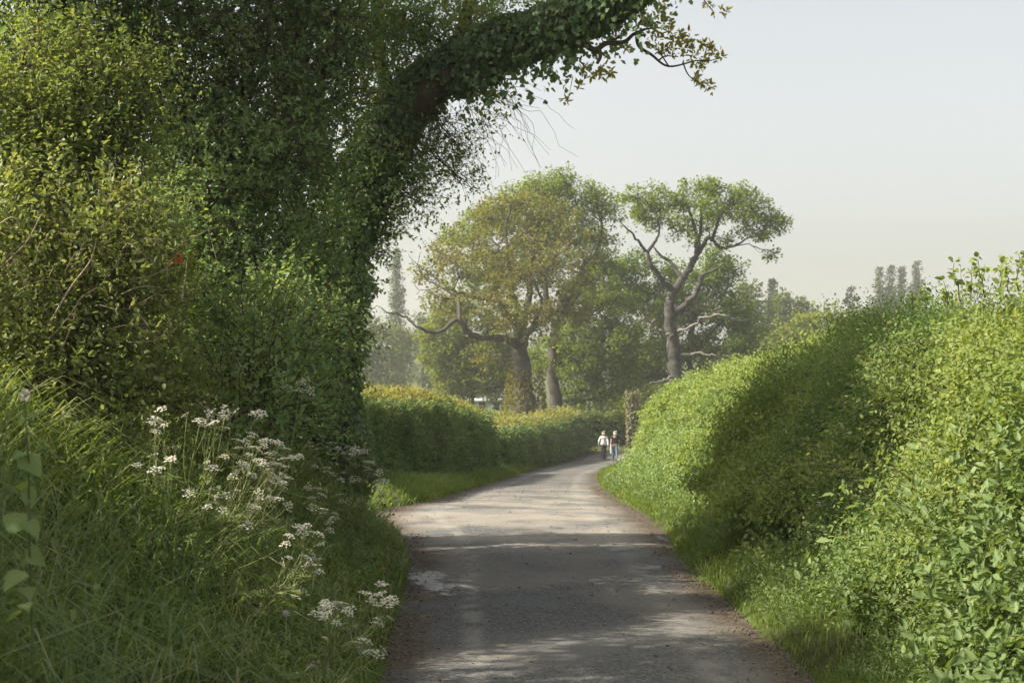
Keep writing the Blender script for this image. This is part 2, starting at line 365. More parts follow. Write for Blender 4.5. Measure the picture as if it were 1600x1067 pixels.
# water only lies in the hollows: towards the rim the stones of the lane stand out of it
at = n.new("ShaderNodeAttribute"); at.attribute_name = "rim"; n2 = n.new("ShaderNodeTexNoise"); n2.inputs["Scale"].default_value = 11; n2.inputs["Detail"].default_value = 6; n2.inputs["Roughness"].default_value = .7; l.new(g_.outputs["Position"], n2.inputs["Vector"])
ad = n.new("ShaderNodeMath"); ad.operation = 'MULTIPLY_ADD'; l.new(at.outputs["Fac"], ad.inputs[0]); ad.inputs[1].default_value = -.42; l.new(n2.outputs["Fac"], ad.inputs[2])
mr = n.new("ShaderNodeMapRange"); mr.interpolation_type = 'SMOOTHSTEP'; mr.inputs["From Min"].default_value = .18; mr.inputs["From Max"].default_value = .34; mr.inputs["To Max"].default_value = .6; l.new(ad.outputs[0], mr.inputs["Value"])
tb = n.new("ShaderNodeBsdfTransparent"); mxs = n.new("ShaderNodeMixShader"); l.new(mr.outputs["Result"], mxs.inputs[0]); l.new(tb.outputs[0], mxs.inputs[1]); l.new(bs.outputs[0], mxs.inputs[2]); l.new(mxs.outputs[0], out.inputs["Surface"])
M['water'] = m
puddle(668, 902, .24, .75, 1, m); puddle(694, 915, .14, .34, 2, m)
puddle(968, 857, .24, .35, 3, m); puddle(1015, 886, .20, .22, 4, m)
puddle(1060, 917, .10, .12, 7, m)
puddle(1036, 838, .07, .5, 8, m)
# crumbs of stone and soil along the edges
r = RNG(11); n_ = 2600; side = r.random(n_) < .5; yy = 6 + 22 * r.random(n_) ** 1.4
xx = np.where(side, XL(yy) + np.abs(r.normal(size=n_)) * .16 - .02, XR(yy) - np.abs(r.normal(size=n_)) * .14 + .02)
far_ = r.random(n_) < .12; xx = np.where(far_, XL(yy) + r.random(n_) * 2.3, xx)
g = Geo(); s = np.where(far_, .006, .010) * (.6 + 1.2 * r.random(n_) ** 3)
T = norm(np.array([[1, 0, -.6], [-.5, .87, -.6], [-.5, -.87, -.6], [0, 0, 1]]))
c = np.stack([xx, yy, lane_z(xx, yy) + s * .4], 1); V = c[:, None] + T[None] * s[:, None, None] * (.7 + .6 * r.random((n_, 4, 1)))
g.add(V, (np.arange(n_)[:, None] * 4 + np.array([0, 1, 3, 1, 2, 3, 2, 0, 3, 0, 2, 1])).ravel(), np.full(4 * n_, 3))
kind(g.build("gravel", plain_mat('gravel_crumb', (.17, .14, .11), .9, .5, 40)), "stuff")

r = RNG(12); n_ = 900; yy = 6 + 24 * r.random(n_) ** 1.3; t = r.random(n_); e = np.where(r.random(n_) < .8, r.random(n_) ** 2.2 * .5, .5 * r.random(n_)); uu = np.where(t < .5, e, 1 - e)
xx = XL(yy) + (XR(yy) - XL(yy)) * uu; g = Geo(); d_ = rdir(n_, r); d_[:, 2] *= .1; pos = np.stack([xx, yy, lane_z(xx, yy) + .006], 1)
add_leaves(g, pos, d_, np.array([0, 0, 1.]) + rdir(n_, r) * .25, .030 * (.5 + r.random(n_)), 'o', .5); a = pos[:250] + rdir(250, r) * .02; b = a + d_[:250] * .09 * r.random((250, 1)); sticks(g, a, b, .002, .0015)
kind(g.build("leaf_litter", leaf_mat('dead_leaf', [(.07, .05, .03), (.14, .10, .05), (.24, .18, .09)], .1, scale=8), None), "stuff")
# ------------------------------------------------------------------ where the sun has to get through
TEL = tan(SUN_EL); CA, SA = cos(SUN_AZ), -sin(SUN_AZ)
def sun_uv(p):
    """u: which ray sideways, v: height of that ray over the line x = 0 ; two points with equal u, v shade one another"""
    return p[:, 1] * SA + p[:, 0] * CA, p[:, 2] + p[:, 0] * TEL / SA
def caster(u, v, x, rad):
    return (x, (u - x * CA) / SA, v - x * TEL / SA, rad)
def caster_px(u, v, x, rad):
    x, y, z, rad = caster(u, v, x, rad); return (CX + x * F / y, HOR - (z - EYE) * F / y, y, rad * F / y)
def shades_wanted(p):
    u, v = sun_uv(p)
    ub = np.interp(v, [-.6, .5, .9, 1.5, 3.9, 5], [16.4, 15.2, 13.2, 12.4, 14.2, 14.4])
    return (u < ub) & ~((v > 2.3 + .50 * (u - 7)) & (u < 10.4))

# ------------------------------------------------------------------ hedges
def lod(d, real, k=.0021): return np.maximum(real, d * k)

def hedge(name, label, path, mat, real, cov=3.2, ymin=None, foot=.35, seed=0, lump=.22, top_shoots=.25, parent_cat="hedge", shoot=.22, faces=(1, .75, .25), group=None, two=None, rag=.10, lean=1.5, tilt=0.0, mix=None, stickc=3500):
    """path: rows of x, y, ground z, height, half width (x to the right is the far side when side=+1)"""
    r = RNG(seed); A = np.array(path, float)
    seg = np.linalg.norm(np.diff(A[:, :2], axis=0), axis=1); s = np.concatenate([[0], np.cumsum(seg)])
    q = np.linspace(0, s[-1], 400); C = np.stack([np.interp(q, s, A[:, i]) for i in range(5)], 1)
    tang = norm(np.gradient(C[:, :2], axis=0)); sidev = np.stack([tang[:, 1], -tang[:, 0]], 1)     # to the right of the direction of travel
    dist = np.hypot(C[:, 0], C[:, 1]); ls = lod(dist, real)
    per = (2 * C[:, 3] + 2 * C[:, 4]); dens = cov * per / (ls ** 2 * .55)
    ds = s[-1] / 399; m_leaf = 6; N = int((dens * ds).sum() / m_leaf)
    cdf = np.cumsum(dens); cdf = cdf / cdf[-1]
    k = np.searchsorted(cdf, r.random(N)); k = np.clip(k, 0, 399)
    qs = q[k] + (r.random(N) - .5) * ds * 1.2
    Cx = np.stack([np.interp(qs, q, C[:, i]) for i in range(5)], 1); sv = sidev[k]; tv = tang[k]; ll = ls[k]
    H = Cx[:, 3] * (1 + rag * (vnoise(qs * .55, qs * 0, seed + 3) - .5) + rag * .6 * (vnoise(qs * 1.9, qs * 0, seed + 5) - .5)); W = Cx[:, 4]
    # where on the profile: road face, top, back
    f = np.array(faces) / sum(faces); pick = r.random(N)
    isf = pick < f[0]; ist = (pick >= f[0]) & (pick < f[0] + f[1])
    hz = r.random(N)
    lat = np.where(isf, -1, 1) * (W + foot * (1 - hz) ** lean * isf); z = hz * H
    corner = np.clip((hz - .82) / .18, 0, 1); lat = lat * (1 - .25 * corner ** 2)
    tl = (r.random(N) * 2 - 1); lat = np.where(ist, tl * W * .95, lat); z = np.where(ist, H * (1.0 - .10 * tl ** 2) + tilt * (tl + 1) * .5, z)
    nrm2 = np.where(ist, tl * .4, np.where(isf, -1, 1)); nz = np.where(ist, 1.0, .22 + .5 * corner)
    lum = vnoise(qs * .9 + seed, z * 1.1 + np.where(ist, lat, 0) + seed * 3.1, seed) - .5
    lum2 = vnoise(qs * 2.7 + seed, z * 3.0 + np.where(ist, lat * 2, 5), seed + 9) - .5
    push = lump * (lum * 1.6 + lum2 * .8); inner = -np.abs(r.normal(size=N)) * .10
    lat = lat + np.sign(nrm2 + 1e-6) * (push + inner) * (~ist); z = z + (push * .8 + inner) * ist
    z = np.maximum(z, .02)
    base = np.stack([Cx[:, 0] + sv[:, 0] * lat, Cx[:, 1] + sv[:, 1] * lat, Cx[:, 2] + z], 1)
    d = np.stack([sv[:, 0] * nrm2, sv[:, 1] * nrm2, nz], 1) + r.normal(size=(N, 3)) * .45
    long = np.where(ist & (r.random(N) < top_shoots), 1.9, np.where(r.random(N) < .07, 1.7, 1.0))
    ln = np.maximum(shoot, ll * 2.2) * (.5 + .8 * r.random(N)) * long
    d[:, 2] += (long > 1) * .6
    pos, ax, nm, idx = sprays(base, d, ln, m_leaf, r)
    L = ll[idx] * (.65 + .7 * r.random(len(pos)))
    th = thing(name, label, parent_cat, (A[0, 0], A[0, 1], A[0, 2]), group)
    if two is not None:                      # leaves along the top in their own paler straw palette
        tp = (ist & (tl > -.85))[idx]; g = Geo(); add_leaves(g, pos[tp], ax[tp], nm[tp], L[tp], 'd', .7); g.build("top_leaves", two, th)
        pos, ax, nm, L, idx = pos[~tp], ax[~tp], nm[~tp], L[~tp], idx[~tp]
    if mix is not None:                      # a second, finer-leaved kind of shrub in patches
        pt = vnoise(qs * .45 + 3, z * .7 + seed, seed + 20) + .35 * (vnoise(qs * 1.7, z * 1.9, seed + 21) - .5) + r.normal(size=N) * .06; tp = (pt > .52)[idx]
        g = Geo(); add_leaves(g, pos[tp], ax[tp], nm[tp], L[tp] * .78, 'd', .62); g.build("foliage", mix, th)
        pos, ax, nm, L, idx = pos[~tp], ax[~tp], nm[~tp], L[~tp], idx[~tp]
    g = Geo(); nr = dist[k][idx] < 22
    add_leaves(g, pos[nr], ax[nr], nm[nr], L[nr], 'o', .62); add_leaves(g, pos[~nr], ax[~nr], nm[~nr], L[~nr], 'd', .75)
    g.build("foliage", mat, th)
    # woody inside that keeps the light out, with twigs
    g = Geo(); q2 = np.linspace(0, s[-1], 90); D = np.stack([np.interp(q2, s, A[:, i]) for i in range(5)], 1)
    t2 = norm(np.gradient(D[:, :2], axis=0)); s2 = np.stack([t2[:, 1], -t2[:, 0]], 1); rows = []
    for a, zz in ((-.86, .0), (-.74, .45), (-.62, .8), (-.3, .90), (.3, .90), (.62, .8), (.8, .3), (.86, .0)):
        j = 1 + .12 * (vnoise(q2 * 1.5, np.full(90, a * 5), seed) - .5)
        sh = np.maximum(D[:, 4] - .10, .12)
        rows.append(np.stack([D[:, 0] + s2[:, 0] * a * sh * j, D[:, 1] + s2[:, 1] * a * sh * j, D[:, 2] + np.maximum(zz * D[:, 3] * j - .06, 0)], 1))
    Vv = np.stack(rows, 1).reshape(-1, 3); Fs = []
    for i in range(89):
        for j in range(7): Fs.append((i * 8 + j, i * 8 + j + 1, i * 8 + j + 9, i * 8 + j + 8))
    Fs.append(tuple(range(8))); Fs.append(tuple(range(89 * 8, 90 * 8))[::-1])
    g.faces(Vv, Fs)
    pick = r.random(N) < np.clip(stickc / N, 0, 1) * (dist[k] < 30)
    if pick.any(): sticks(g, base[pick] - d[pick] * .25, base[pick] + norm(d[pick]) * ln[pick][:, None], .004, .0015)
    g.build("branches", M['hedge_core'], th)
    return th
M['hedge_core'] = plain_mat('hedge_wood', (.035, .036, .018), .95, .4, 6, bump=.5)

# right hand hedge, long and sunlit
HR = [(3.9, 4.9, .5, 1.45, .75), (3.78, 7.0, .5, 1.42, .75), (3.75, 10.5, .50, 1.44, .75), (3.75, 13, .52, 1.36, .72), (3.85, 16, .5, 1.24, .72), (4.05, 19, .40, 1.24, .74), (4.25, 22, .25, 1.30, .74), (4.55, 27, -.1, 1.52, .75), (4.85, 32, -.42, 1.70, .78), (5.45, 41, -1.0, 1.98, .8),
      (6.3, 51, -1.55, 2.2, .85), (7.6, 64, -2.3, 2.4, .85), (8.75, 73, -2.75, 2.45, .85), (9.9, 81, -3.1, 2.4, .85)]
hedge("hedge", "long sunlit green hedge rising along the right side of the lane", HR, M['hedge'], .034, seed=1, foot=.85, lump=.50, top_shoots=.6, rag=.16, lean=1.0, mix=M['hedge_b'], stickc=1200, cov=3.6)
hd = [o for o in COL.objects if o.get("category") == "hedge"][0]
r = RNG(7); N_ = 1000; y = 7.2 * (34 / 7.2) ** r.random(N_); HA = np.array(HR); hx = np.interp(y, HA[:, 1], HA[:, 0]); hw = np.interp(y, HA[:, 1], HA[:, 4]); hh = np.interp(y, HA[:, 1], HA[:, 3]); hb = np.interp(y, HA[:, 1], HA[:, 2])
fz = r.random(N_); topp = r.random(N_) < .45; fz = np.where(topp, 1.0, fz); lat = np.where(topp, (r.random(N_) * 2 - 1) * hw * .9, -(hw + .85 * (1 - fz)))
b = np.stack([hx + lat, y, hb + fz * hh], 1); d = norm(np.stack([np.where(topp, 0, -.8), 0 * y - .1, np.where(topp, 1.1, .55)], 1) + r.normal(size=(N_, 3)) * .35); ln = .22 + .40 * r.random(N_) ** 2
g = Geo(); tip = b + d * ln[:, None] - np.array([0, 0, .10]) * ln[:, None]; sticks(g, b - d * .15, tip, .0035, .0012); g.build("bare_shoots", M['twig_green'], hd)
pos, ax, nm, idx = sprays(b, d, ln, 9, r, droop=.10); kp = r.random(len(pos)) < .8
g = Geo(); add_leaves(g, pos[kp], ax[kp], nm[kp], (np.maximum(.036, .0021 * y)[idx] * (.5 + .9 * r.random(len(pos))))[kp], 'o', .62); g.build("shoot_leaves", M['hedge'], hd)
# left hand clipped hedges (paths run towards the camera so that the road face comes out on the right)
hedge("hedge", "tall clipped hedge with straw-coloured top beside the lane, just behind the ivy-clad tree",
      [(-1.45, 44.2, -1.45, 1.66, .72), (-1.85, 37, -1.05, 1.62, .72), (-2.25, 31, -.65, 1.54, .72), (-2.75, 26, -.35, 1.42, .72), (-3.1, 22, -.10, 1.36, .72), (-3.35, 19.4, 0, 1.32, .72)],
      M['hedge_l'], .034, seed=2, foot=.25, lump=.26, top_shoots=.5, faces=(1, 1.1, .2), shoot=.15, tilt=.26, two=M['hedge_top'], rag=.14)
hedge("hedge", "lower clipped dark green hedge curving along the lane under the big oak",
      [(4.05, 88.3, -3.35, 1.85, .6), (2.65, 84.5, -3.35, 1.9, .7), (1.35, 76, -3.1, 1.85, .7), (.25, 65, -2.6, 1.58, .7), (-.6, 55, -2.05, 1.34, .7), (-1.35, 44.9, -1.5, 1.14, .7)],
      M['hedge_l'], .034, seed=4, foot=.3, lump=.28, top_shoots=.35, faces=(1, 1.1, .2), shoot=.15, tilt=.22, two=M['hedge_top'], rag=.12)
hedge("hedge", "short trimmed hedge across the bend beyond the two walkers",
      [(17, 99.6, -3.4, 1.75, .7), (9.5, 97.6, -3.4, 1.8, .7), (3.0, 97.0, -3.4, 1.85, .7), (-3, 98.5, -3.4, 1.85, .7)],
      M['hedge'], .034, seed=5, foot=.2, lump=.15, top_shoots=.1, faces=(1, .9, .2), shoot=.15)

# ------------------------------------------------------------------ trees
def tree(name, label, cat, d, limbs, blobs, leaf, bark, lsize, cl=38, per=3.2, rc=.55, seed=0, group=None, twigs=True, loc=None, depth=1.0, shape='d', jitter=1.0, bare=(), leaf2=None, p2=0.0, dead=False, thin=.72):
    """limbs: (list of (px, py, metres nearer or farther), start radius, end radius) traced at distance d;
       blobs: (px, py, radius in px, metres nearer or farther) that the crown fills"""
    r = RNG(seed); segs = []; sk = []
    for pts, r0, r1 in limbs:
        W = np.array([P(a, b, d) + np.array([0, c, 0]) for a, b, c in pts])
        W = smooth_path(W, max(6, 5 * len(W))); W[1:-1] += r.normal(size=W[1:-1].shape) * r0 * (.06 if r0 > .5 else .15)
        rr = (r0 + (r1 - r0) * np.linspace(0, 1, len(W)) ** .8) * (thin if twigs else 1)
        segs.append((W, rr, 9 if r0 > .25 else 6))
        for p_, q_ in zip(W, rr): sk.append((*p_, q_))
    root = segs[0][0][0] if loc is None else np.array(loc)
    sk = np.array(sk); tw_a = []; tw_b = []; tw_r = []; clump = []
    for bx, by, br, dy in blobs:
        c = P(bx, by, d) + np.array([0, dy, 0]); R = br * d / F
        cost = np.linalg.norm(sk[:, :3] - c, axis=1) + np.maximum(sk[:, 2] - c[2], 0) * 1.5 - sk[:, 3] * 1.0
        k = int(np.argmin(cost)); a = sk[k, :3]; ra = min(sk[k, 3] * .6, .028 * np.linalg.norm(c - a) + .02)
        br_ = wiggle(a, c, 9, .10, r, .05); segs.append((br_, np.linspace(ra, ra * .35, 9), 5))
        n = max(5, int(per * R * R * jitter * (2.6 if twigs else 2.2)))
        dd = rdir(n, r) * np.array([1, depth, .85]); rad = R * r.random(n) ** .45
        E = c + dd * rad[:, None]
        S = br_[r.integers(4, 9, n)]
        mid = (S + E) / 2 + r.normal(size=(n, 3)) * R * .14 + np.array([0, 0, R * .06])
        tw_a += [S, mid]; tw_b += [mid, E]; tw_r += [np.full(n, max(ra * .36, .018)), np.full(n, max(ra * .22, .010))]
        clump.append(E)
    th = thing(name, label, cat, root, group)
    if segs:
        g = Geo()
        for W, rr, k in segs: tube(g, W, rr, k, .05 if k > 6 else 0, r)
        g.build("trunk", bark, th, smooth=True)
    E = np.concatenate(clump)
    if twigs:
        g = Geo(); a = np.concatenate(tw_a); b = np.concatenate(tw_b); q = np.concatenate(tw_r)
        sticks(g, a, b, q, q * .6)
        m_ = 4; a2 = np.repeat(E, m_, 0); b2 = a2 + rdir(len(a2), r) * rc * (.5 + .6 * r.random((len(a2), 1))); sticks(g, a2, b2, .010, .004)
        g.build("twig", bark, th)
        for pts, r0, r1 in bare:
            g = Geo(); W = np.array([P(x, y, d) + np.array([0, c, 0]) for x, y, c in pts]); W = smooth_path(W, 4 * len(W)); W[1:-1] += r.normal(size=W[1:-1].shape) * r0 * .45; tube(g, W, np.linspace(r0, r1, len(W)) * .75 * (1 + .12 * r.normal(size=len(W))), 5); g.build("dead_limb", M['dead'] if dead else bark, th)
    n = len(E); cnt = int(cl * 1.15)
    ctr = np.repeat(E, cnt, 0); off = rdir(n * cnt, r) * (r.random((n * cnt, 1)) ** .55) * rc * np.array([1, 1, .7]) * np.repeat(.6 + .8 * r.random((n, 1)), cnt, 0)
    pos = ctr + off; ax = norm(off) + r.normal(size=off.shape) * .6; ax[:, 2] -= .15
    nm = norm(off) * .5 + np.array([0, 0, .7]) + r.normal(size=off.shape) * .5
    L = lsize * (.6 + .8 * r.random(len(pos)))
    sel = np.repeat(r.random(n) < p2, cnt) if leaf2 is not None else np.zeros(len(pos), bool)
    g = Geo(); add_leaves(g, pos[~sel], ax[~sel], nm[~sel], L[~sel], shape, .75); g.build("crown", leaf, th)
    if sel.any():
        g = Geo(); add_leaves(g, pos[sel], ax[sel], nm[sel], L[sel], shape, .75); g.build("crown", leaf2, th)
    return th

# the big oak, bronze in young leaf
tree("oak_tree", "large spreading oak with bronze young leaves and long bare limb reaching left", "tree", 95,
     [([(822, 652, 0), (818, 610, 0), (815, 570, 0), (812, 535, 0), (815, 505, 0)], 1.15, .55),
      ([(813, 545, 0), (790, 530, -1), (760, 528, -2), (733, 522, -2.5), (718, 500, -3), (690, 520, -3), (660, 515, -3.5), (640, 498, -3.5), (612, 492, -4)], .42, .07),
      ([(733, 522, -2.5), (722, 500, -3), (718, 470, -2), (690, 450, -1.5), (668, 440, -1)], .26, .06),
      ([(815, 530, 0), (800, 500, 1), (780, 470, .5), (765, 430, 0), (740, 390, 0)], .40, .08),
      ([(815, 510, 0), (825, 470, 1), (830, 420, 2), (838, 370, 1), (845, 320, 1)], .45, .08),
      ([(815, 510, 0), (800, 460, -1), (795, 410, -1.5), (790, 360, -1), (800, 320, 0)], .38, .08),
      ([(815, 525, 0), (850, 500, 0), (880, 480, -1), (900, 440, -1), (915, 400, -1)], .38, .08),
      ([(780, 470, .5), (740, 465, -.5), (700, 450, -1), (672, 430, -1)], .22, .05),
      ([(815, 540, 0), (835, 505, -2.5), (845, 480, -4), (830, 440, -5)], .3, .08)],
     [(690, 400, 38, 0), (725, 375, 42, 1), (760, 345, 42, 0), (720, 430, 42, -1), (770, 400, 50, -2), (820, 360, 50, 0), (860, 345, 48, 1), (900, 380, 45, 0), (910, 430, 45, 0), (860, 420, 55, -3), (810, 440, 55, -3), (765, 460, 45, -2),
      (690, 470, 35, -1), (730, 500, 30, -2), (880, 480, 45, -1), (830, 490, 45, -4), (790, 505, 34, -3), (815, 320, 40, 0), (670, 430, 26, 0), (655, 420, 18, 0), (780, 320, 35, 2), (905, 490, 35, 0), (850, 520, 30, -2), (760, 555, 28, 1), (880, 330, 30, 3)],
     M['oak_b'], M['bark_far'], .18, cl=24, per=3.7, rc=.55, seed=21, leaf2=M['tree_y'], p2=.36,
     bare=[([(640, 498, -3.5), (655, 510, -4), (668, 524, -4.5)], .05, .02), ([(690, 450, -1.5), (660, 455, -1), (645, 440, -1)], .06, .02), ([(668, 440, -1), (655, 415, -1), (660, 395, -1)], .05, .02),
           ([(672, 430, -1), (648, 410, -1), (640, 400, -1)], .05, .015), ([(700, 450, -1), (672, 460, -1), (650, 470, -1)], .06, .015), ([(612, 492, -4), (600, 483, -4), (590, 487, -4)], .05, .015)])
# small shoots dressing its foot
th = thing("ivy_clump", "brownish leafy shoots wrapped round the foot of the big oak trunk", "ivy", P(818, 652, 94.4))
r = RNG(31); n_ = 1500; a = r.random(n_) * 2 * pi; hz = r.random(n_) ** 1.3
Rr = 1.25 - .45 * hz + r.random(n_) * .3; b0 = P(820, 655, 95); pos = b0 + np.stack([np.cos(a) * Rr, np.sin(a) * Rr, hz * 3.4], 1)
g = Geo(); add_leaves(g, pos, np.stack([np.cos(a), np.sin(a), r.normal(size=n_)], 1) + rdir(n_, r) * .5, rdir(n_, r) + np.stack([np.cos(a), np.sin(a), a * 0], 1), .2 * (.6 + .8 * r.random(n_)), 'd', .75)
g.build("foliage", M['oak_b'], th)

# the taller green tree just behind, and the others of the group
tree("oak_tree", "tall fresh green oak standing directly behind the bronze oak", "tree", 106,
     [([(868, 660, 0), (867, 610, 0), (862, 570, 0), (868, 520, 0), (880, 460, 0)], .75, .4),
      ([(868, 520, 0), (850, 440, 0), (850, 360, 0), (855, 300, 0)], .4, .08), ([(870, 500, 0), (920, 430, 0), (940, 360, 0), (930, 310, 0)], .4, .08), ([(866, 575, 0), (900, 560, 0), (940, 550, 0), (975, 560, 0)], .3, .08),
      ([(868, 600, 0), (880, 640, 1), (884, 662, 1)], .2, .3)],
     [(850, 300, 40, 0), (890, 292, 34, 0), (815, 315, 40, 0), (780, 335, 36, 1), (855, 350, 50, 1), (910, 330, 34, 0), (935, 305, 24, 0), (955, 330, 22, 0), (925, 370, 40, 0), (945, 420, 40, 0), (920, 460, 50, 0), (960, 480, 45, 0), (900, 520, 50, 0),
      (950, 540, 50, 0), (990, 520, 40, 0), (1000, 560, 35, 0), (915, 580, 42, 0), (960, 590, 34, 0), (870, 570, 34, 1), (890, 610, 22, 0), (930, 610, 24, 0), (740, 350, 30, 2), (900, 625, 20, 0), (950, 620, 22, 0), (975, 575, 30, 0), (935, 565, 36, 1), (890, 560, 36, 2), (840, 560, 30, 3), (980, 600, 26, 0), (700, 372, 26, 2), (830, 400, 55, 3), (760, 420, 50, 4)],
     M['oak_g'], M['bark_far'], .20, cl=42, per=4.2, rc=.68, seed=22)
tree("maple_tree", "low spreading yellow-green tree filling the space behind the oak trunk on the left", "tree", 114,
     [([(735, 665, 0), (738, 620, 0), (745, 580, 0), (750, 540, 0)], .4, .2), ([(745, 585, 0), (700, 560, 0), (685, 540, 0)], .18, .05), ([(740, 600, 0), (790, 565, 0), (800, 540, 0)], .18, .05)],
     [(695, 500, 34, 0), (690, 545, 34, 0), (725, 535, 38, 0), (765, 545, 38, 0), (705, 580, 32, 0), (745, 585, 38, 0), (785, 580, 34, 0), (730, 610, 30, 0), (770, 612, 22, 0), (720, 480, 34, 0), (770, 500, 34, 0), (800, 610, 16, 0), (690, 600, 16, 0), (680, 570, 24, 0), (790, 550, 30, 1), (760, 575, 34, 1), (675, 520, 22, 0), (800, 585, 24, 1), (710, 600, 24, 0)],
     M['tree_y'], M['bark_far'], .20, cl=44, per=4.6, rc=.7, seed=23)
# right oak with dead limbs
tree("oak_tree", "stag-headed oak with pale dead side limbs rising above the right hedge", "tree", 90,
     [([(1060, 665, 0), (1058, 610, 0), (1054, 560, 0), (1050, 520, 0), (1046, 480, 0), (1052, 455, 0)], .66, .34),
      ([(1052, 455, 0), (1070, 430, 0), (1082, 410, 0), (1092, 390, 1), (1088, 350, 1), (1072, 310, 1)], .34, .08),
      ([(1052, 455, 0), (1035, 440, -.5), (1015, 415, -1), (1008, 395, -1), (990, 375, -1.5), (968, 355, -2)], .27, .05),
      ([(1008, 397, -1), (1022, 378, -1), (1028, 360, -1), (1022, 330, -1)], .16, .05),
      ([(1054, 490, 0), (1075, 470, -1), (1090, 445, -1.5), (1091, 430, -1.5)], .26, .14),
      ([(1090, 432, -1.5), (1110, 425, -2), (1125, 415, -2)], .14, .05),
      ([(1066, 435, 0), (1050, 410, .5), (1030, 395, .5), (1022, 385, .5)], .2, .06),
      ([(1090, 400, 1), (1110, 370, 1), (1130, 385, 1), (1155, 380, 1), (1180, 365, 1)], .2, .05),
      ([(1092, 390, 1), (1096, 350, 0), (1097, 320, 0), (1110, 300, 0)], .18, .05),
      ([(1115, 375, 1), (1125, 340, 0), (1145, 310, 0)], .14, .05)],
     [(985, 310, 22, -1), (1015, 312, 28, 0), (1045, 312, 28, 0), (1000, 345, 20, -1), (1085, 305, 30, 0), (1120, 300, 30, 0), (1150, 320, 32, 0), (1185, 330, 30, 0), (1210, 350, 24, 0), (1165, 350, 32, 0), (1195, 368, 22, 0), (1130, 330, 28, 2),
      (1080, 340, 26, 2), (1222, 345, 14, 0), (1020, 350, 20, 0), (1110, 350, 22, 2), (1140, 372, 18, 1), (1060, 360, 15, 1), (1030, 330, 20, 1), (1205, 395, 10, 0), (1100, 285, 16, 0), (1062, 318, 24, 0), (1100, 328, 26, -1), (1152, 302, 20, 0), (1000, 325, 22, 1), (1175, 312, 20, 0), (1040, 345, 18, -1), (1080, 370, 16, -1)],
     M['oak_g'], M['bark_old'], .17, cl=28, per=5.4, rc=.5, seed=24, dead=True, thin=.85,
     bare=[([(1052, 525, 0), (1030, 520, -1), (1015, 505, -1.5), (1000, 500, -2), (985, 503, -2)], .16, .04), ([(1020, 500, -1.5), (1012, 512, -1.5), (1005, 518, -1.5)], .09, .03),
           ([(1052, 520, 0), (1075, 510, -1.2), (1095, 497, -2), (1120, 493, -2.5), (1130, 497, -2.5)], .13, .05), ([(1095, 497, -2), (1093, 500, -2), (1097, 492, -2), (1088, 492, -2)], .08, .03),
           ([(1120, 494, -2.5), (1140, 502, -2.5), (1160, 500, -2.5)], .06, .015), ([(1056, 555, 0), (1085, 552, -1), (1110, 556, -1.5), (1125, 565, -1.5)], .12, .03),
           ([(1055, 520, 0), (1042, 530, -1), (1040, 550, -1), (1048, 556, -1)], .08, .03), ([(1058, 590, 0), (1035, 592, -1), (1020, 597, -1.2), (1005, 600, -1.5)], .12, .03), ([(1046, 470, 0), (1042, 460, -.5), (1047, 458, -.5)], .10, .05),
           ([(1082, 480, -1), (1105, 460, -1.5), (1115, 440, -1.5)], .06, .02), ([(968, 355, -2), (960, 345, -2), (955, 350, -2)], .04, .015), ([(1058, 575, 0), (1080, 590, -1), (1100, 585, -1)], .08, .02), ([(1052, 510, 0), (1080, 485, 0), (1110, 480, 0)], .07, .02)])
tree("oak_tree", "dense dark green broad tree behind the stag-headed oak", "tree", 112,
     [([(1080, 680, 0), (1080, 600, 0), (1078, 540, 0), (1085, 480, 0)], .5, .25), ([(1080, 560, 0), (1030, 520, 0), (1000, 480, 0)], .25, .06), ([(1080, 550, 0), (1120, 510, 0), (1150, 480, 0)], .25, .06)],
     [(990, 420, 34, 0), (975, 460, 36, 0), (1010, 470, 40, 0), (1050, 440, 40, 0), (1095, 440, 40, 0), (1125, 430, 32, 0), (1050, 490, 46, 0), (1100, 490, 46, 0), (1140, 480, 40, 0), (1165, 510, 34, 0), (1030, 540, 46, 0), (1090, 550, 46, 0),
      (1140, 545, 42, 0), (1175, 550, 26, 0), (1010, 590, 34, 0), (1050, 600, 34, 0), (1110, 600, 34, 0), (960, 420, 24, 0), (1120, 400, 22, 0), (1145, 420, 20, 0), (1150, 590, 30, 0), (990, 560, 36, 0)],
     M['tree_d'], M['bark_far'], .22, cl=40, per=3.8, rc=.7, seed=25)
# ivy covered stump where the right hedge ends
th = thing("ivy_covered_trunk", "slim ivy-covered dead trunk at the far end of the right hedge", "dead trunk", P(988, 697, 88))
r = RNG(33); b0 = P(988, 700, 88); g = Geo(); tube(g, [b0, b0 + [.05, 0, 1.8], b0 + [-.05, 0, 3.4]], [.20, .16, .11], 8); g.build("trunk", M['bark_old'], th)
n_ = 1300; a = r.random(n_) * 2 * pi; hz = r.random(n_); Rr = .19 + .10 * r.random(n_) + .10 * vnoise(hz * 5, a) + .1 * (hz > .7)
pos = b0 + np.stack([np.cos(a) * Rr, np.sin(a) * Rr, hz * 3.6], 1); g = Geo()
add_leaves(g, pos, np.stack([np.cos(a), np.sin(a), -.6 + 0 * a], 1) + rdir(n_, r) * .6, np.stack([np.cos(a), np.sin(a), .4 + 0 * a], 1) + rdir(n_, r) * .4, .15 * (.6 + .8 * r.random(n_)), 'd', .8)
g.build("ivy", leaf_mat('leaf_ivy_pale', [(.10, .10, .05), (.17, .16, .09), (.22, .20, .11)], .2, scale=2), th)
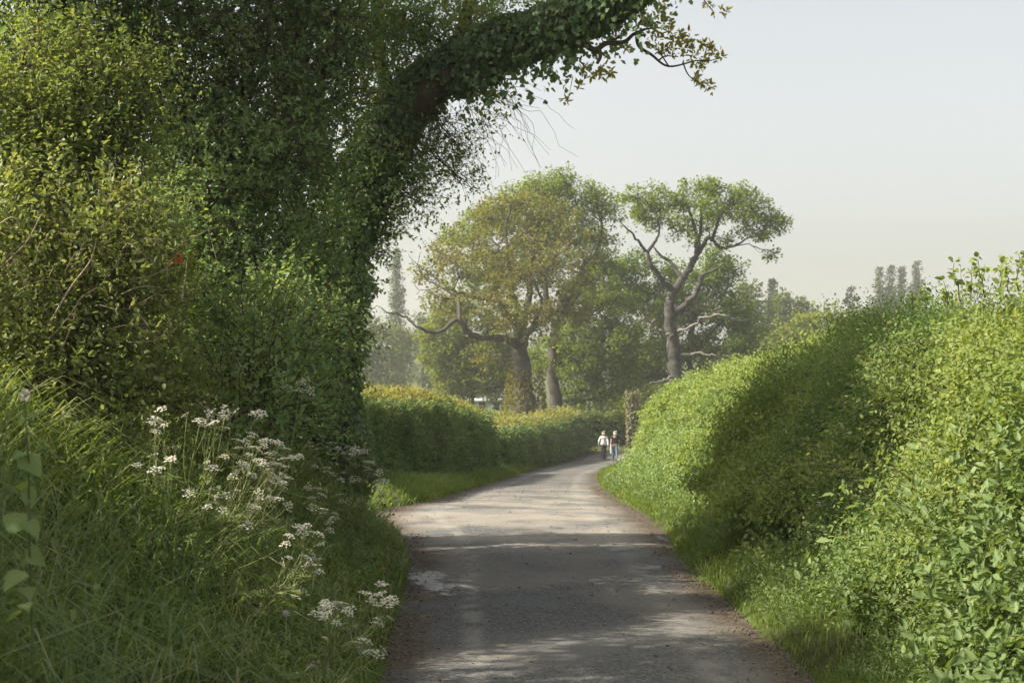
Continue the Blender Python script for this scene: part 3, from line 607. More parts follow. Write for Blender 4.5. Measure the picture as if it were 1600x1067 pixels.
# bushes at its foot and beyond the bend
def bush(name, label, cat, d, blobs, leaf, lsize, cl=34, per=3.2, rc=.5, seed=0, group=None, bark=None):
    base = P(blobs[0][0], 0, d); base[2] = float(ground(base[0], d))
    lim = [([(blobs[0][0], HOR + (EYE - base[2]) * F / d, 0), (blobs[0][0] + 2, blobs[0][1] + blobs[0][2] * .4, 0), (blobs[0][0], blobs[0][1], 0)], max(.05, blobs[0][2] * d / F * .12), .03)]
    return tree(name, label, cat, d, lim, blobs, leaf, bark or M['bark_far'], lsize, cl=cl, per=per, rc=rc, seed=seed, group=group)
bush("bush", "grey-green bush behind the trimmed hedge across the bend", "bush", 118, [(940, 630, 24, 0), (965, 625, 24, 0), (915, 632, 18, 0), (985, 620, 22, 0), (1010, 625, 22, 0), (895, 640, 14, 0)], M['poplar'], .22, seed=41)
bush("bush", "leafy bush round the ivy-covered dead trunk", "bush", 92, [(1000, 640, 18, 0), (975, 630, 14, 0), (1015, 620, 20, 0), (1030, 605, 20, 0)], M['tree_y'], .17, seed=42)

# far trees
def far_tree(name, label, cat, px, base_py, d, blobs, leaf, lsize, seed, group=None, tr=.3, **kw):
    gz_ = float(ground((px - CX) * d / F, d)); bpy_ = HOR + (EYE - gz_) * F / d
    top = min(b[1] for b in blobs)
    return tree(name, label, cat, d, [([(px, bpy_, 0), (px, (bpy_ + top) / 2, 0), (px, top + (bpy_ - top) * .25, 0)], tr, tr * .35)], blobs, leaf, M['bark_far'], lsize, seed=seed, group=group, twigs=False, **kw)
G1 = "woodland trees in the haze beyond the left hedge"
far_tree("tree", "rounded hazy tree touching the ivy trunk's edge above the left hedge", "tree", 572, 620, 190, [(560, 520, 28, 0), (590, 520, 28, 0), (570, 560, 32, 0), (605, 550, 26, 0), (555, 590, 28, 0), (595, 590, 28, 0), (540, 540, 26, 0)], M['far'], .42, 51, G1, cl=34, per=1.7, rc=1.4)
far_tree("tree", "hazy tree directly beneath the tall poplar on the left", "tree", 618, 620, 200, [(615, 525, 24, 0), (630, 545, 24, 0), (620, 580, 28, 0), (605, 600, 20, 0), (645, 530, 18, 0)], M['far'], .42, 52, G1, cl=34, per=1.7, rc=1.4)
far_tree("tree", "dark narrow hazy tree left of the yellow-green tree", "tree", 660, 620, 185, [(662, 520, 16, 0), (662, 550, 18, 0), (660, 580, 20, 0), (672, 600, 18, 0), (655, 500, 10, 0)], M['poplar'], .38, 53, G1, cl=34, per=1.9, rc=1.2)
far_tree("tree", "low pale hazy tree near the meadow on the left", "tree", 640, 620, 260, [(640, 530, 16, 0), (655, 535, 14, 0), (690, 530, 18, 0), (715, 520, 18, 0)], M['far'], .5, 54, G1, cl=30, per=1.2, rc=1.6)
far_tree("poplar", "tall slender hazy poplar standing alone on the left skyline", "poplar", 620, 600, 230,
         [(620 + 1.5 * sin(j * 2.1), 393 + j * 6, 2 + 12 * min(1, j / 11), 0) for j in range(23)], M['poplar'], .32, 55, None, cl=18, per=2.4, rc=.6)
G2 = "poplars on the right skyline"
for i, (px, top, wd, lab) in enumerate([(1374, 418, 11, "leftmost of the hazy skyline poplars beyond the right hedge"), (1392, 414, 13, "full hazy poplar second from the left in the skyline row"), (1409, 416, 7, "thin gappy hazy poplar in the middle of the skyline row"), (1432, 408, 13, "tallest hazy poplar at the right end of the skyline row")]):
    far_tree("poplar", lab, "poplar", px, 620, 270, [(px + (-1) ** j * wd * .15, top + 3 + j * 5, wd * (.16 + .84 * min(1, (j + .2) / 9)), 0) for j in range(22)], M['poplar'], .34, 60 + i, G2, cl=16, per=2.6, rc=.6)
far_tree("conifer", "small pointed hazy conifer on the skyline right of the stag-headed oak", "conifer", 1208, 600, 240, [(1208, 440, 2, 0), (1208, 446, 4, 0), (1208, 453, 6, 0), (1208, 461, 8, 0), (1208, 470, 10, 0), (1208, 480, 11, 0)], M['conifer'], .4, 70, None, cl=20, per=4, rc=.6)
far_tree("pine", "scraggy sparse hazy pine on the skyline left of the right-hand poplars", "pine", 1331, 600, 250, [(1331, 453, 4, 0), (1327, 461, 4, 0), (1337, 467, 4, 0), (1324, 471, 3, 0), (1331, 478, 3, 0)], M['conifer'], .38, 71, None, cl=16, per=5, rc=.55, tr=.18)
G3 = "rounded trees beyond the right hedge"
for i, (lab, px, d, bl, mt) in enumerate([
    ("pale rounded hazy tree just right of the stag-headed oak", 1180, 175, [(1165, 455, 22, 0), (1185, 480, 28, 0), (1170, 510, 28, 0), (1190, 530, 26, 0), (1150, 490, 26, 0)], 'far'),
    ("broad domed hazy tree below the pointed conifer", 1225, 185, [(1225, 475, 24, 0), (1250, 485, 24, 0), (1210, 500, 26, 0), (1240, 510, 28, 0), (1265, 505, 20, 0), (1225, 540, 26, 0)], 'far'),
    ("bright green low tree right over the lit hedge top", 1275, 135, [(1260, 505, 22, 0), (1290, 495, 22, 0), (1235, 520, 22, 0), (1310, 505, 20, 0), (1280, 530, 26, 0), (1240, 545, 22, 0), (1210, 545, 24, 0), (1320, 520, 20, 0)], 'tree_y'),
    ("low green tree between the lit hedge and the poplar row", 1345, 170, [(1330, 500, 18, 0), (1350, 495, 16, 0), (1365, 500, 16, 0), (1340, 520, 22, 0), (1385, 505, 18, 0)], 'far')]):
    far_tree("tree", lab, "tree", px, 600, d, bl, M[mt], .0024 * d, 75 + i, G3, cl=32, per=2.0 if d > 150 else 2.8, rc=1.1)
# woodland closing the view, far off
r = RNG(80); n_ = 9000; ang = r.random(n_); X = -420 + 840 * ang; Y = 330 + 25 * r.random(n_) + 25 * np.sin(X / 60)
top = 4.5 + 4.5 * vnoise(X / 9, Y * 0 + 3, 2) + 3.5 * vnoise(X / 30, Y * 0, 4)
# thin spots of canopy so that the skyline is broken
Z = ground(X, Y) + top * r.random(n_) ** .6
g = Geo(); pos = np.stack([X, Y, Z], 1); add_leaves(g, pos, rdir(n_, r), rdir(n_, r) + [0, 0, .5], 1.7 * (.6 + .8 * r.random(n_)), 'd', .8)
kind(g.build("woodland", M['far'], None), "stuff")

# ------------------------------------------------------------------ bungalow glimpsed under the oak
BD = 125.0; bz = -4.0
def box(g, x0, x1, y0, y1, z0, z1):
    V = [(x, y, z) for z in (z0, z1) for y in (y0, y1) for x in (x0, x1)]
    g.faces(V, [(0, 2, 3, 1), (4, 5, 7, 6), (0, 1, 5, 4), (2, 6, 7, 3), (0, 4, 6, 2), (1, 3, 7, 5)])
th = thing("bungalow", "low white bungalow with dark windows glimpsed under the big oak's branches", "bungalow", (-2, BD, bz))
def part(name, mat, parent, *bxs):
    g = Geo(); [box(g, *b) for b in bxs]; return g.build(name, mat, parent)
wht = plain_mat('painted_render', (.72, .72, .70), .8, .06, 3); glass = plain_mat('window_glass', (.05, .06, .07), .12, .2, 2, spec=.6); blue = plain_mat('blue_panel', (.26, .38, .48), .6, .08, 4)
part("wall", wht, th, (-4.2, .6, BD, BD + 7, bz, -.86))
g = Geo(); V = [(-4.6, BD - .4, -.90), (1.0, BD - .4, -.90), (1.0, BD + 7.4, -.90), (-4.6, BD + 7.4, -.90), (-2.6, BD + 3.5, .75), (-.9, BD + 3.5, .75),
                (-4.6, BD - .4, -1.02), (1.0, BD - .4, -1.02), (1.0, BD + 7.4, -1.02), (-4.6, BD + 7.4, -1.02)]
g.faces(V, [(0, 1, 5, 4), (1, 2, 5), (2, 3, 4, 5), (3, 0, 4), (6, 7, 1, 0), (7, 8, 2, 1), (8, 9, 3, 2), (9, 6, 0, 3), (9, 8, 7, 6)])
g.build("roof", plain_mat('roof_slate', (.17, .165, .16), .7, .2, 3), th)
part("fascia", wht, th, (-4.62, 1.02, BD - .47, BD - .41, -1.10, -.86))
for x0, x1 in ((-2.95, -2.35), (-1.75, -1.15), (-.95, -.45)):
    fr = part("window", wht, th, (x0 - .07, x1 + .07, BD - .06, BD - .003, -2.05, -1.12)); part("pane", glass, fr, (x0, x1, BD - .075, BD - .062, -1.98, -1.19))
part("door", blue, th, (-3.95, -3.2, BD - .05, BD - .003, bz, -1.2))

# ------------------------------------------------------------------ the two walkers, seen from behind
def skin(name, parent, V, E, R, mat, sub=1, root=0):
    me = bpy.data.meshes.new(name); me.from_pydata([tuple(v) for v in V], [tuple(e) for e in E], [])
    o = bpy.data.objects.new(name, me); COL.objects.link(o); o.parent = parent
    mo = o.modifiers.new("skin", 'SKIN'); mo.use_smooth_shade = True
    for i, q in enumerate(R):
        sv = me.skin_vertices[0].data[i]; sv.radius = q if isinstance(q, tuple) else (q, q); sv.use_root = (i == root)
    s = o.modifiers.new("sub", 'SUBSURF'); s.levels = sub; s.render_levels = sub
    me.materials.append(mat); return o
def limb_chain(V, E, R, start, pts):
    p = start
    for (x, y, z), rr in pts:
        V.append((x, y, z)); R.append(rr); E.append((p, len(V) - 1)); p = len(V) - 1
    return p
def hand(V, E, R, wrist, side, w_):
    x, y, z = w_
    palm = limb_chain(V, E, R, wrist, [((x, y + .005, z - .05), (.020, .034)), ((x, y + .01, z - .085), (.017, .036))])
    for k, (dy, ln) in enumerate(((-.030, .062), (-.010, .075), (.010, .070), (.030, .055))):
        limb_chain(V, E, R, palm, [((x - side * .004, y + .01 + dy, z - .10), .0095), ((x - side * .010, y + .012 + dy, z - .10 - ln * .5), .0085), ((x - side * .022, y + .014 + dy, z - .10 - ln), .0075)])
    limb_chain(V, E, R, wrist, [((x - side * .012, y + .038, z - .045), .011), ((x - side * .018, y + .055, z - .075), .0095), ((x - side * .022, y + .060, z - .100), .008)])
skinm = plain_mat('skin', (.48, .30, .22), .55, .06, 10)
def walker(label, loc, H, top, top_hem, wide, legs, hair, hair_len, shoes, stride, arm_out, sleeve, turn=0.0):
    th = thing("person", label, "person", loc); th.rotation_euler = (0, 0, turn)
    s = H / 1.65
    def sc(V): return [(x * s, y * s, z * s) for x, y, z in V]
    # leg paths: left leg (-x) forward, right leg back
    def leg(sd, st): return [((sd * .085, st * .02, .86), .085), ((sd * .088, st * .16, .47), .055), ((sd * .085, st * .17 - .04 * (st < 0) - (st < 0) * .08, .25), .047), ((sd * .085, st * .26 - (st < 0) * .12, .08 + .05 * (st < 0)), .034)]
    def arm(sd, sw): return [((sd * .17, 0, 1.355), .055), ((sd * (.205 + arm_out * .4), -.02 + sw * .02, 1.21), .042), ((sd * (.225 + arm_out), -.03 + sw * .05, 1.08), .036), ((sd * (.225 + arm_out * 1.1), .02 + sw * .14, .95), .030), ((sd * (.215 + arm_out * 1.1), .05 + sw * .20, .845), .022)]
    V = [(0, 0, .90)]; R = [(.145, .10)]; E = []
    ch = limb_chain(V, E, R, 0, [((0, 0, 1.05), (.125, .09)), ((0, 0, 1.22), (.145, .10)), ((0, 0, 1.345), (.13, .085))])
    nk = limb_chain(V, E, R, ch, [((0, .005, 1.42), .052), ((0, .015, 1.48), .050), ((0, .02, 1.545), (.072, .085)), ((0, .018, 1.61), (.06, .07))])
    for sd in (-1, 1):
        e = limb_chain(V, E, R, ch, arm(sd, -sd * stride)); hand(V, E, R, e, sd, V[e])
        limb_chain(V, E, R, 0, leg(sd, sd * stride) + [((sd * .085, sd * stride * .26 + .10 - (sd * stride < 0) * .12, .04 + .03 * (sd * stride < 0)), (.035, .025))])
    V.append((0, .115, 1.545)); R.append(.014); E.append((nk - 1, len(V) - 1))              # nose
    for sd in (-1, 1): V.append((sd * .078, .01, 1.545)); R.append(.014); E.append((nk - 1, len(V) - 1))   # ears
    skin("body", th, sc(V), E, [tuple(a * s for a in q) if isinstance(q, tuple) else q * s for q in R], skinm, 1)
    # top
    V = [(0, 0, top_hem)]; R = [(.165 + wide, .125 + wide)]; E = []
    c = limb_chain(V, E, R, 0, [((0, 0, (top_hem + 1.1) / 2), (.155 + wide * .8, .115 + wide * .7)), ((0, 0, 1.1), (.148 + wide * .5, .11 + wide * .5)), ((0, 0, 1.24), (.158 + wide * .4, .113 + wide * .2)), ((0, 0, 1.36), (.135, .095)), ((0, .005, 1.405), (.075, .07))])
    for sd in (-1, 1):
        a = arm(sd, -sd * stride)[:sleeve]; limb_chain(V, E, R, c - 1, [(q, r_ + .016 + wide * .3) for q, r_ in a])
    skin("top", th, sc(V), E, [tuple(a * s for a in q) if isinstance(q, tuple) else q * s for q in R], top, 1)
    V = [(0, 0, .93)]; R = [(.158, .118)]; E = []
    limb_chain(V, E, R, 0, [((0, 0, 1.0), (.15, .11))])
    for sd in (-1, 1):
        limb_chain(V, E, R, 0, [(q, r_ + .016) for q, r_ in leg(sd, sd * stride)])
    skin("trousers", th, sc(V), E, [tuple(a * s for a in q) if isinstance(q, tuple) else q * s for q in R], legs, 1)
    V = [(0, .0, 1.585)]; R = [(.092, .098)]; E = []
    limb_chain(V, E, R, 0, [((0, -.005, 1.655), (.060, .066))]); limb_chain(V, E, R, 0, [((0, -.03, 1.50), (.095, .075)), ((0, -.065, 1.50 - hair_len), (.085, .045))])
    skin("hair", th, sc(V), E, [tuple(a * s for a in q) if isinstance(q, tuple) else q * s for q in R], hair, 2)
    for sd in (-1, 1):
        st = sd * stride; y0 = st * .26 - (st < 0) * .12; z0 = .05 + .05 * (st < 0)
        V = [(sd * .085, y0 - .04, z0), (sd * .087, y0 + .06, z0 - .008), (sd * .089, y0 + .15, z0 - .018 - .02 * (st < 0))]
        skin("shoe", th, sc(V), [(0, 1), (1, 2)], [(.044 * s, .048 * s), (.046 * s, .040 * s), (.040 * s, .028 * s)], shoes, 1)
    return th
gz1 = float(lane_z(5.2, 81)); gz2 = float(lane_z(5.78, 80))
walker("person walking away in loose pale grey top and dark leggings, short fair hair", (P(943, 0, 81)[0], 81, gz1), 1.60, plain_mat('pale_cotton', (.62, .60, .58), .85, .08, 6), .86, .055,
       plain_mat('dark_leggings', (.03, .032, .04), .8, .2, 6), plain_mat('fair_hair', (.52, .40, .25), .6, .2, 30), .02, plain_mat('dark_shoe', (.05, .045, .04), .6, .2, 9), 1.0, .035, 5)
p2 = walker("person walking away in black sleeveless top and blue jeans, long light hair", (P(961, 0, 80)[0], 80, gz2), 1.64, plain_mat('black_vest', (.018, .016, .018), .8, .2, 6), .92, .0,
       plain_mat('denim', (.10, .15, .22), .85, .2, 7), plain_mat('light_hair', (.55, .50, .40), .6, .2, 30), .13, plain_mat('brown_shoe', (.09, .05, .04), .6, .2, 9), -1.0, .015, 2)
# pale jacket carried at the second walker's hip
th = thing("jacket", "pale folded jacket hanging at the hip of the jeans-wearing walker", "jacket", (P(961, 0, 80)[0] - .22, 80.0, gz2 + .9))
skin("cloth", th, [(0, 0, .10), (-.01, 0, -.02), (.0, .01, -.20), (.02, .01, -.40), (.03, .02, -.55)], [(0, 1), (1, 2), (2, 3), (3, 4)], [(.03, .045), (.035, .05), (.03, .06), (.035, .07), (.025, .06)], plain_mat('jacket_cloth', (.60, .63, .66), .85, .08, 8), 1)

# ------------------------------------------------------------------ near shrubs
def near_bush(name, label, cat, base, blobs, mat, leaf, m=7, ln=.22, cov=2.0, shape='o', asp=.62, seed=0, world=False, cull=False, leak=.08, stem_r=.025, up=.5, sparse=0, parent=None, part="foliage", twigf=.35, group=None, keepf=None, inner=.35):
    r = RNG(seed); th = parent if parent is not None else thing(name, label, cat, base, group)
    B = np.array(base, float); bs = []; dr = []; lens = []; gb = Geo(); made = False
    for b in blobs:
        if world: c = np.array(b[:3], float); R = b[3]
        else: c = P(b[0], b[1], b[2]); R = b[3] * b[2] / F
        n = max(4, int(cov * 12.6 * R * R / (leaf * leaf * asp * .62 * m)))
        u = rdir(n, r); lum = .5 * vnoise(u[:, 0] * 2.3 + c[0] * 3, u[:, 2] * 2.3 + u[:, 1] * 2 + c[2] * 3, seed) + .5 * vnoise((c[0] + u[:, 0] * R) * 5.5, (c[2] + u[:, 2] * R) * 5.5 + u[:, 1] * R * 4, seed + 2)
        rad = R * np.where(r.random(n) < inner, r.random(n) ** .5, .52 + .95 * lum)
        p_ = c + u * rad[:, None]
        bs.append(p_); dr.append(u * .8 + np.array([0, 0, up]) + r.normal(size=(n, 3)) * .45); lens.append(ln * (.4 + r.random(n)) * np.where(r.random(n) < .06, 1.7, 1))
        if parent is None or twigf > .5:
            if parent is not None and not world: a = W0[int(np.argmin(np.linalg.norm(W0 - c, axis=1)))]
            else: a = B + np.array([(c[0] - B[0]) * .25, (c[1] - B[1]) * .25, 0]) if not world else np.array([c[0], c[1], min(float(ground(c[0], c[1])), c[2])])
            W = wiggle(a, c, 8, .10, r); tube(gb, W, np.linspace(stem_r, stem_r * .35, 8), 5); made = True
            e = c + rdir(5, r) * R * .95
            for q in e: tube(gb, wiggle(W[5], q, 5, .12, r), np.linspace(stem_r * .5, stem_r * .12, 5), 4)
    base_ = np.concatenate(bs); d = np.concatenate(dr); ll = np.concatenate(lens)
    if cull:
        k = shades_wanted(base_ + norm(d) * ll[:, None] * .5) | (r.random(len(base_)) < leak); base_, d, ll = base_[k], d[k], ll[k]
    if keepf is not None:
        k = keepf(base_); base_, d, ll = base_[k], d[k], ll[k]
    gz_ = ground(base_[:, 0], base_[:, 1]); k = base_[:, 2] > gz_ - .02; base_, d, ll = base_[k], d[k], ll[k]
    pos, ax, nm, idx = sprays(base_, d, ll, m, r, droop=.18)
    g = Geo(); add_leaves(g, pos, ax, nm, leaf * (.6 + .8 * r.random(len(pos))), shape, asp)
    fo = g.build(part, mat, th)
    k = r.random(len(base_)) < twigf
    if k.any(): sticks(gb, base_[k] - norm(d[k]) * .06, base_[k] + norm(d[k]) * ll[k][:, None] - np.array([0, 0, .12]) * ll[k][:, None], stem_r * .13, stem_r * .05); made = True
    if made and (parent is None or twigf > .5): gb.build("branches", M['twig'], th)
    return th

# the ivy-clad tree leaning over the lane
TD = 14.0
path = [(496, 775, 0), (500, 700, 0), (503, 600, 0), (508, 480, 0), (524, 390, 0), (560, 300, 0), (605, 210, -.1), (670, 134, -.3), (760, 84, -.6), (850, 48, -1.0), (950, 4, -1.5), (1060, -70, -2.0)]
W = smooth_path([P(a, b, TD + c) for a, b, c in path], 70)
tr_r = np.interp(np.linspace(0, 1, 70), [0, .08, .35, .5, .8, 1], [.34, .26, .24, .22, .185, .14])
W0 = W
ivt = thing("ivy_clad_tree", "big ivy-clad tree whose thick limb leans right over the lane", "tree", W[0])
r = RNG(90); g = Geo(); tube(g, W, tr_r, 14, .06, r)
for pts, r0, r1 in [([(540, 345, 0), (500, 250, .3), (470, 120, .5), (450, -40, .6), (440, -160, .6)], .17, .08), ([(700, 128, -.35), (722, 80, -.3), (728, 30, -.3), (745, -30, -.3)], .085, .05), ([(640, 185, -.15), (600, 120, .2), (590, 40, .4), (600, -60, .5)], .09, .04), ([(722, 80, -.3), (680, 62, -.2), (640, 50, 0)], .03, .012)]:
    Q = smooth_path([P(a, b, TD + c) for a, b, c in pts], 24); tube(g, Q, np.linspace(r0, r1, 24), 8, .05, r)
g.build("trunk", M['bark'], ivt, smooth=True)
# ivy leaves: thick round the trunk, a fringe hanging under the limb
n_ = 30000; k = r.random(n_) ** 1.05; f = k * 69; i0 = np.clip(f.astype(int), 0, 68); fr = (f - i0)[:, None]
C_ = W[i0] * (1 - fr) + W[i0 + 1] * fr; T_ = norm(W[i0 + 1] - W[i0]); rr = tr_r[i0]
ph = r.random(n_) * 2 * pi; p_ = norm(np.cross(T_, [0, 1, 0])); q_ = np.cross(T_, p_)          # p_ points down-right of the limb
O = np.cos(ph)[:, None] * p_ + np.sin(ph)[:, None] * q_
patch = vnoise(k * 26, ph * 1.3, 4); thick = np.where(k < .42, .24 * patch * 1.3, .10 * np.clip(patch * 1.6 - .45, 0, 2))
offs = rr + .015 + thick * r.random(n_)
bare_ = (k > .47) & (O[:, 2] < -.1) & (O[:, 1] < .6) & (patch < .42) & (k < .75)
pos = C_ + O * offs[:, None]
hang = (k > .5) & (r.random(n_) < .16); pos[hang, 2] -= r.random(hang.sum()) ** 1.6 * .42 * (.3 + vnoise(k[hang] * 40, k[hang] * 0, 8)); pos[hang, 1] += r.normal(size=hang.sum()) * .12
ax = O * .5 + np.array([0, 0, -.7]) + r.normal(size=(n_, 3)) * .5; nm = O + r.normal(size=(n_, 3)) * .5
sz = .046 * (.55 + .8 * r.random(n_)); kk = ~bare_
g = Geo(); add_leaves(g, pos[kk], ax[kk], nm[kk], sz[kk], 'i', .95); g.build("ivy", M['ivy'], ivt)
# small-leaved growth round the fork, thin below and above the limb
near_bush("", "", "", W[0], [(600, 262, 13.9, 50), (640, 232, 13.8, 38), (592, 330, 14, 36), (572, 385, 14, 28), (562, 450, 14, 20), (640, 285, 13.9, 34), (556, 520, 14, 16), (552, 600, 14, 14)], M['thicket'], .036, ln=.24, cov=.85, seed=91, parent=ivt, part="shoots", stem_r=.014, inner=.6, asp=.58, twigf=.6)
near_bush("", "", "", W[0], [(685, 245, 13.8, 34), (712, 272, 13.8, 28), (650, 312, 13.9, 30), (740, 298, 13.8, 14), (700, 205, 13.7, 24), (615, 350, 14, 20), (600, 400, 14, 12), (725, 240, 13.8, 18)], M['hawthorn'], .034, ln=.22, cov=.42, seed=98, parent=ivt, part="shoots", stem_r=.012, inner=.6, asp=.58, twigf=.8)
near_bush("", "", "", W[0], [(620, 70, 13.9, 46), (655, 110, 13.8, 34), (700, 40, 13.7, 36), (750, 25, 13.4, 36), (800, 10, 13.2, 40), (590, 140, 14, 40), (660, 20, 13.9, 44), (570, 40, 14.1, 50)], M['thicket'], .036, ln=.26, cov=.95, seed=92, parent=ivt, part="shoots", stem_r=.012, inner=.6, asp=.55)
near_bush("", "", "", W[0], [(600, 50, 13.9, 40), (620, 30, 13.9, 40), (740, 20, 13.3, 24), (785, 185, 13.4, 16), (760, 150, 13.4, 16), (770, 210, 13.4, 12), (752, 200, 13.4, 16), (545, 115, 13.6, 40)], M['oakspring'], .042, ln=.2, cov=.30, seed=93, parent=ivt, part="young_leaves", stem_r=.012, inner=.6, asp=.42)
near_bush("", "", "", W[0], [(930, 40, 12.7, 20), (905, 85, 12.8, 18), (860, 95, 12.9, 22), (820, 125, 13, 22), (880, 70, 12.8, 20), (780, 140, 13.2, 18), (965, 15, 12.5, 18)], M['ivy'], .05, ln=.2, cov=.42, seed=94, parent=ivt, part="ivy", shape='i', asp=.95, up=-.5, stem_r=.012)
def crown_keep(p):
    u, v = sun_uv(p); q = RNG(5).random(len(p)); u = u + RNG(6).normal(size=len(p)) * .5; v = v + RNG(7).normal(size=len(p)) * .25
    return (p[:, 2] > EYE + (HOR + 25) * p[:, 1] / F) & (((v > 2.2) & (v < 4.9) & (q < .9)) | ((v > 1.5) & (v < 4.9) & (q < .5)) | (q < .12)) & ~((u < 11.0) & (v < 1.9))
# the crown overhead, above the picture; clumps added and culled to shape the shade
near_bush("", "", "", W[0], [(-4.6, 12.3, 6.6, 1.3), (-3.0, 13.6, 6.9, 1.4), (-1.6, 12.6, 6.9, 1.1), (-5.6, 14, 6.2, 1.3), (-2.2, 14.8, 7.2, 1.2), (0, 13, 6.6, 1.0), (-6.6, 12.5, 5.8, 1.3), (-4.2, 15, 6.4, 1.2), (.9, 12.4, 6.6, .8), (-3.4, 11.2, 6.3, 1.0), (-.5, 14.2, 7.2, .9), (-6, 11, 5.7, 1.0)] + [caster(u_ + .2 * sin(7 * u_ + v_ * 3), v_, -(4.0 + .5 * sin(u_ * 5 + v_ * 9)), .5) for u_ in (9.6, 10.5, 11.4, 12.3, 13.2) for v_ in (1.9, 2.6, 3.3, 4.0, 4.7)],
          M['thicket'], .075, ln=.4, cov=1.5, m=8, seed=95, world=True, cull=True, leak=.05, parent=ivt, part="crown", stem_r=.05, twigf=.2, keepf=crown_keep)
# the young oak spray at the end of the limb
br_o = None; gl = Geo(); OD = 12.6; r = RNG(96)
sp = [([(905, 62, 0), (928, 78, 0), (948, 68, 0), (975, 66, 0), (990, 54, 0), (1008, 46, 0)], .030, .012), ([(935, 74, 0), (938, 88, 0), (933, 100, 0)], .022, .014), ([(995, 52, 0), (998, 72, 0), (1018, 86, 0), (1045, 104, 0), (1088, 95, 0)], .018, .006),
      ([(1030, 94, 0), (1040, 88, 0), (1060, 89, 0)], .008, .004), ([(1067, 98, 0), (1074, 115, 0), (1085, 126, 0), (1102, 136, 0)], .007, .003), ([(1008, 46, 0), (1030, 44, .1), (1045, 50, .2)], .010, .004), ([(948, 66, 0), (968, 58, 0), (980, 45, .2), (990, 20, .2)], .010, .005),
      ([(1088, 95, 0), (1110, 95, 0), (1125, 90, 0)], .006, .003), ([(905, 95, .3), (918, 108, .3), (930, 122, .3)], .008, .004), ([(895, 120, .3), (890, 145, .3)], .004, .002), ([(1085, -30, .2), (1100, 0, .2), (1115, 20, .2)], .008, .003), ([(980, -15, .2), (1020, 5, .2), (1045, 14, .2)], .006, .003), ([(1045, 104, 0), (1025, 75, -.2), (1010, 66, -.2)], .007, .003)]
for pts, r0, r1 in sp:
    g = Geo(); Q = smooth_path([P(a, b, OD + c) for a, b, c in pts], 5 * len(pts)); tube(g, Q, np.linspace(r0, r1, len(Q)), 6); q_o = g.build("branch", M['bark'], ivt); br_o = br_o or q_o
lc = [(965, 40, 14), (985, 38, 16), (1010, 40, 18), (1030, 32, 14), (1045, 30, 14), (1020, 62, 14), (1045, 66, 16), (1055, 50, 14), (1070, 60, 16), (1085, 65, 14), (1060, 75, 14), (1075, 85, 14), (1095, 72, 14), (1110, 80, 14), (1122, 88, 12), (1105, 95, 12), (1088, 105, 8), (1098, 128, 10), (1110, 138, 8), (1085, 125, 6),
      (975, 78, 5), (930, 118, 14), (945, 112, 12), (915, 108, 8), (885, 155, 8), (905, 135, 6), (955, 118, 8), (1110, 12, 12), (1130, 17, 8), (1035, 8, 8), (1000, 22, 14), (1030, 78, 12), (1045, 82, 10)]
for px, py, rp in lc:
    c = P(px, py, OD); R = rp * OD / F; n_ = int(6 + rp * 1.5); tips = c + rdir(n_ // 4 + 1, r) * R * .7
    k = r.integers(0, len(tips), n_); d_ = rdir(n_, r); add_leaves(gl, tips[k] + d_ * .008, d_ + [0, 0, .1], rdir(n_, r) + [0, 0, .6], .055 * (.6 + .7 * r.random(n_)), 'o', .42)
gl.build("leaves", M['oakspring'], br_o)
# fine bare strings hanging about the fork
g = Geo(); r = RNG(97)
for i in range(110):
    a = P(r.uniform(610, 800), r.uniform(100, 215), 13.7); a[2] = max(a[2], np.interp(a[0] * F / 13.7 + CX, [600, 700, 800], [3.9, 4.3, 4.7]) - .9)
    dx = r.uniform(-.1, .75) * (1 if r.random() < .8 else -1); dz = -r.uniform(.1, .8)
    b = a + np.array([dx, r.normal() * .2, dz]); Q = wiggle(a, b, 9, .10, r, .12); tube(g, Q, np.linspace(.0032, .0012, 9), 3)
for i in range(160):
    a = P(r.uniform(590, 760), r.uniform(20, 150), 13.8); b = a + np.array([r.normal() * .35, r.normal() * .15, r.normal() * .3]); tube(g, wiggle(a, b, 7, .12, r, .05), np.linspace(.005, .0018, 7), 3)
g.build("twig", M['twig'], ivt)

# dark hedgerow thicket left of the trunk
th1 = near_bush("hedgerow_thicket", "dense dark green thicket rising from the bank left of the ivy-clad trunk", "thicket", (-3.2, 11.9, 1.5),
    [(455, 560, 12.6, 62), (430, 480, 12.4, 74), (480, 430, 12.9, 60), (395, 390, 12.2, 84), (330, 455, 11.8, 84), (350, 560, 11.8, 84), (425, 620, 12.2, 70), (300, 350, 11.8, 80), (420, 290, 12.3, 74), (490, 330, 12.9, 58), (345, 270, 12, 80), (430, 200, 12.5, 74),
     (500, 225, 12.9, 55), (290, 540, 11.4, 70), (500, 520, 13, 50), (480, 620, 13.1, 45), (270, 440, 11.4, 70), (380, 650, 12, 60)] + [caster_px(u_, v_, x_, .32) for u_, v_, x_ in ((9.8, 0, -1.8), (10.4, 0, -1.75), (11.0, .05, -1.75), (10.4, .4, -1.8), (11.0, .45, -1.8), (11.5, .6, -1.8))],  # last low clumps added to keep sun off the left of the lane
    M['thicket'], .042, ln=.32, cov=1.0, seed=101, leak=1, stem_r=.04)
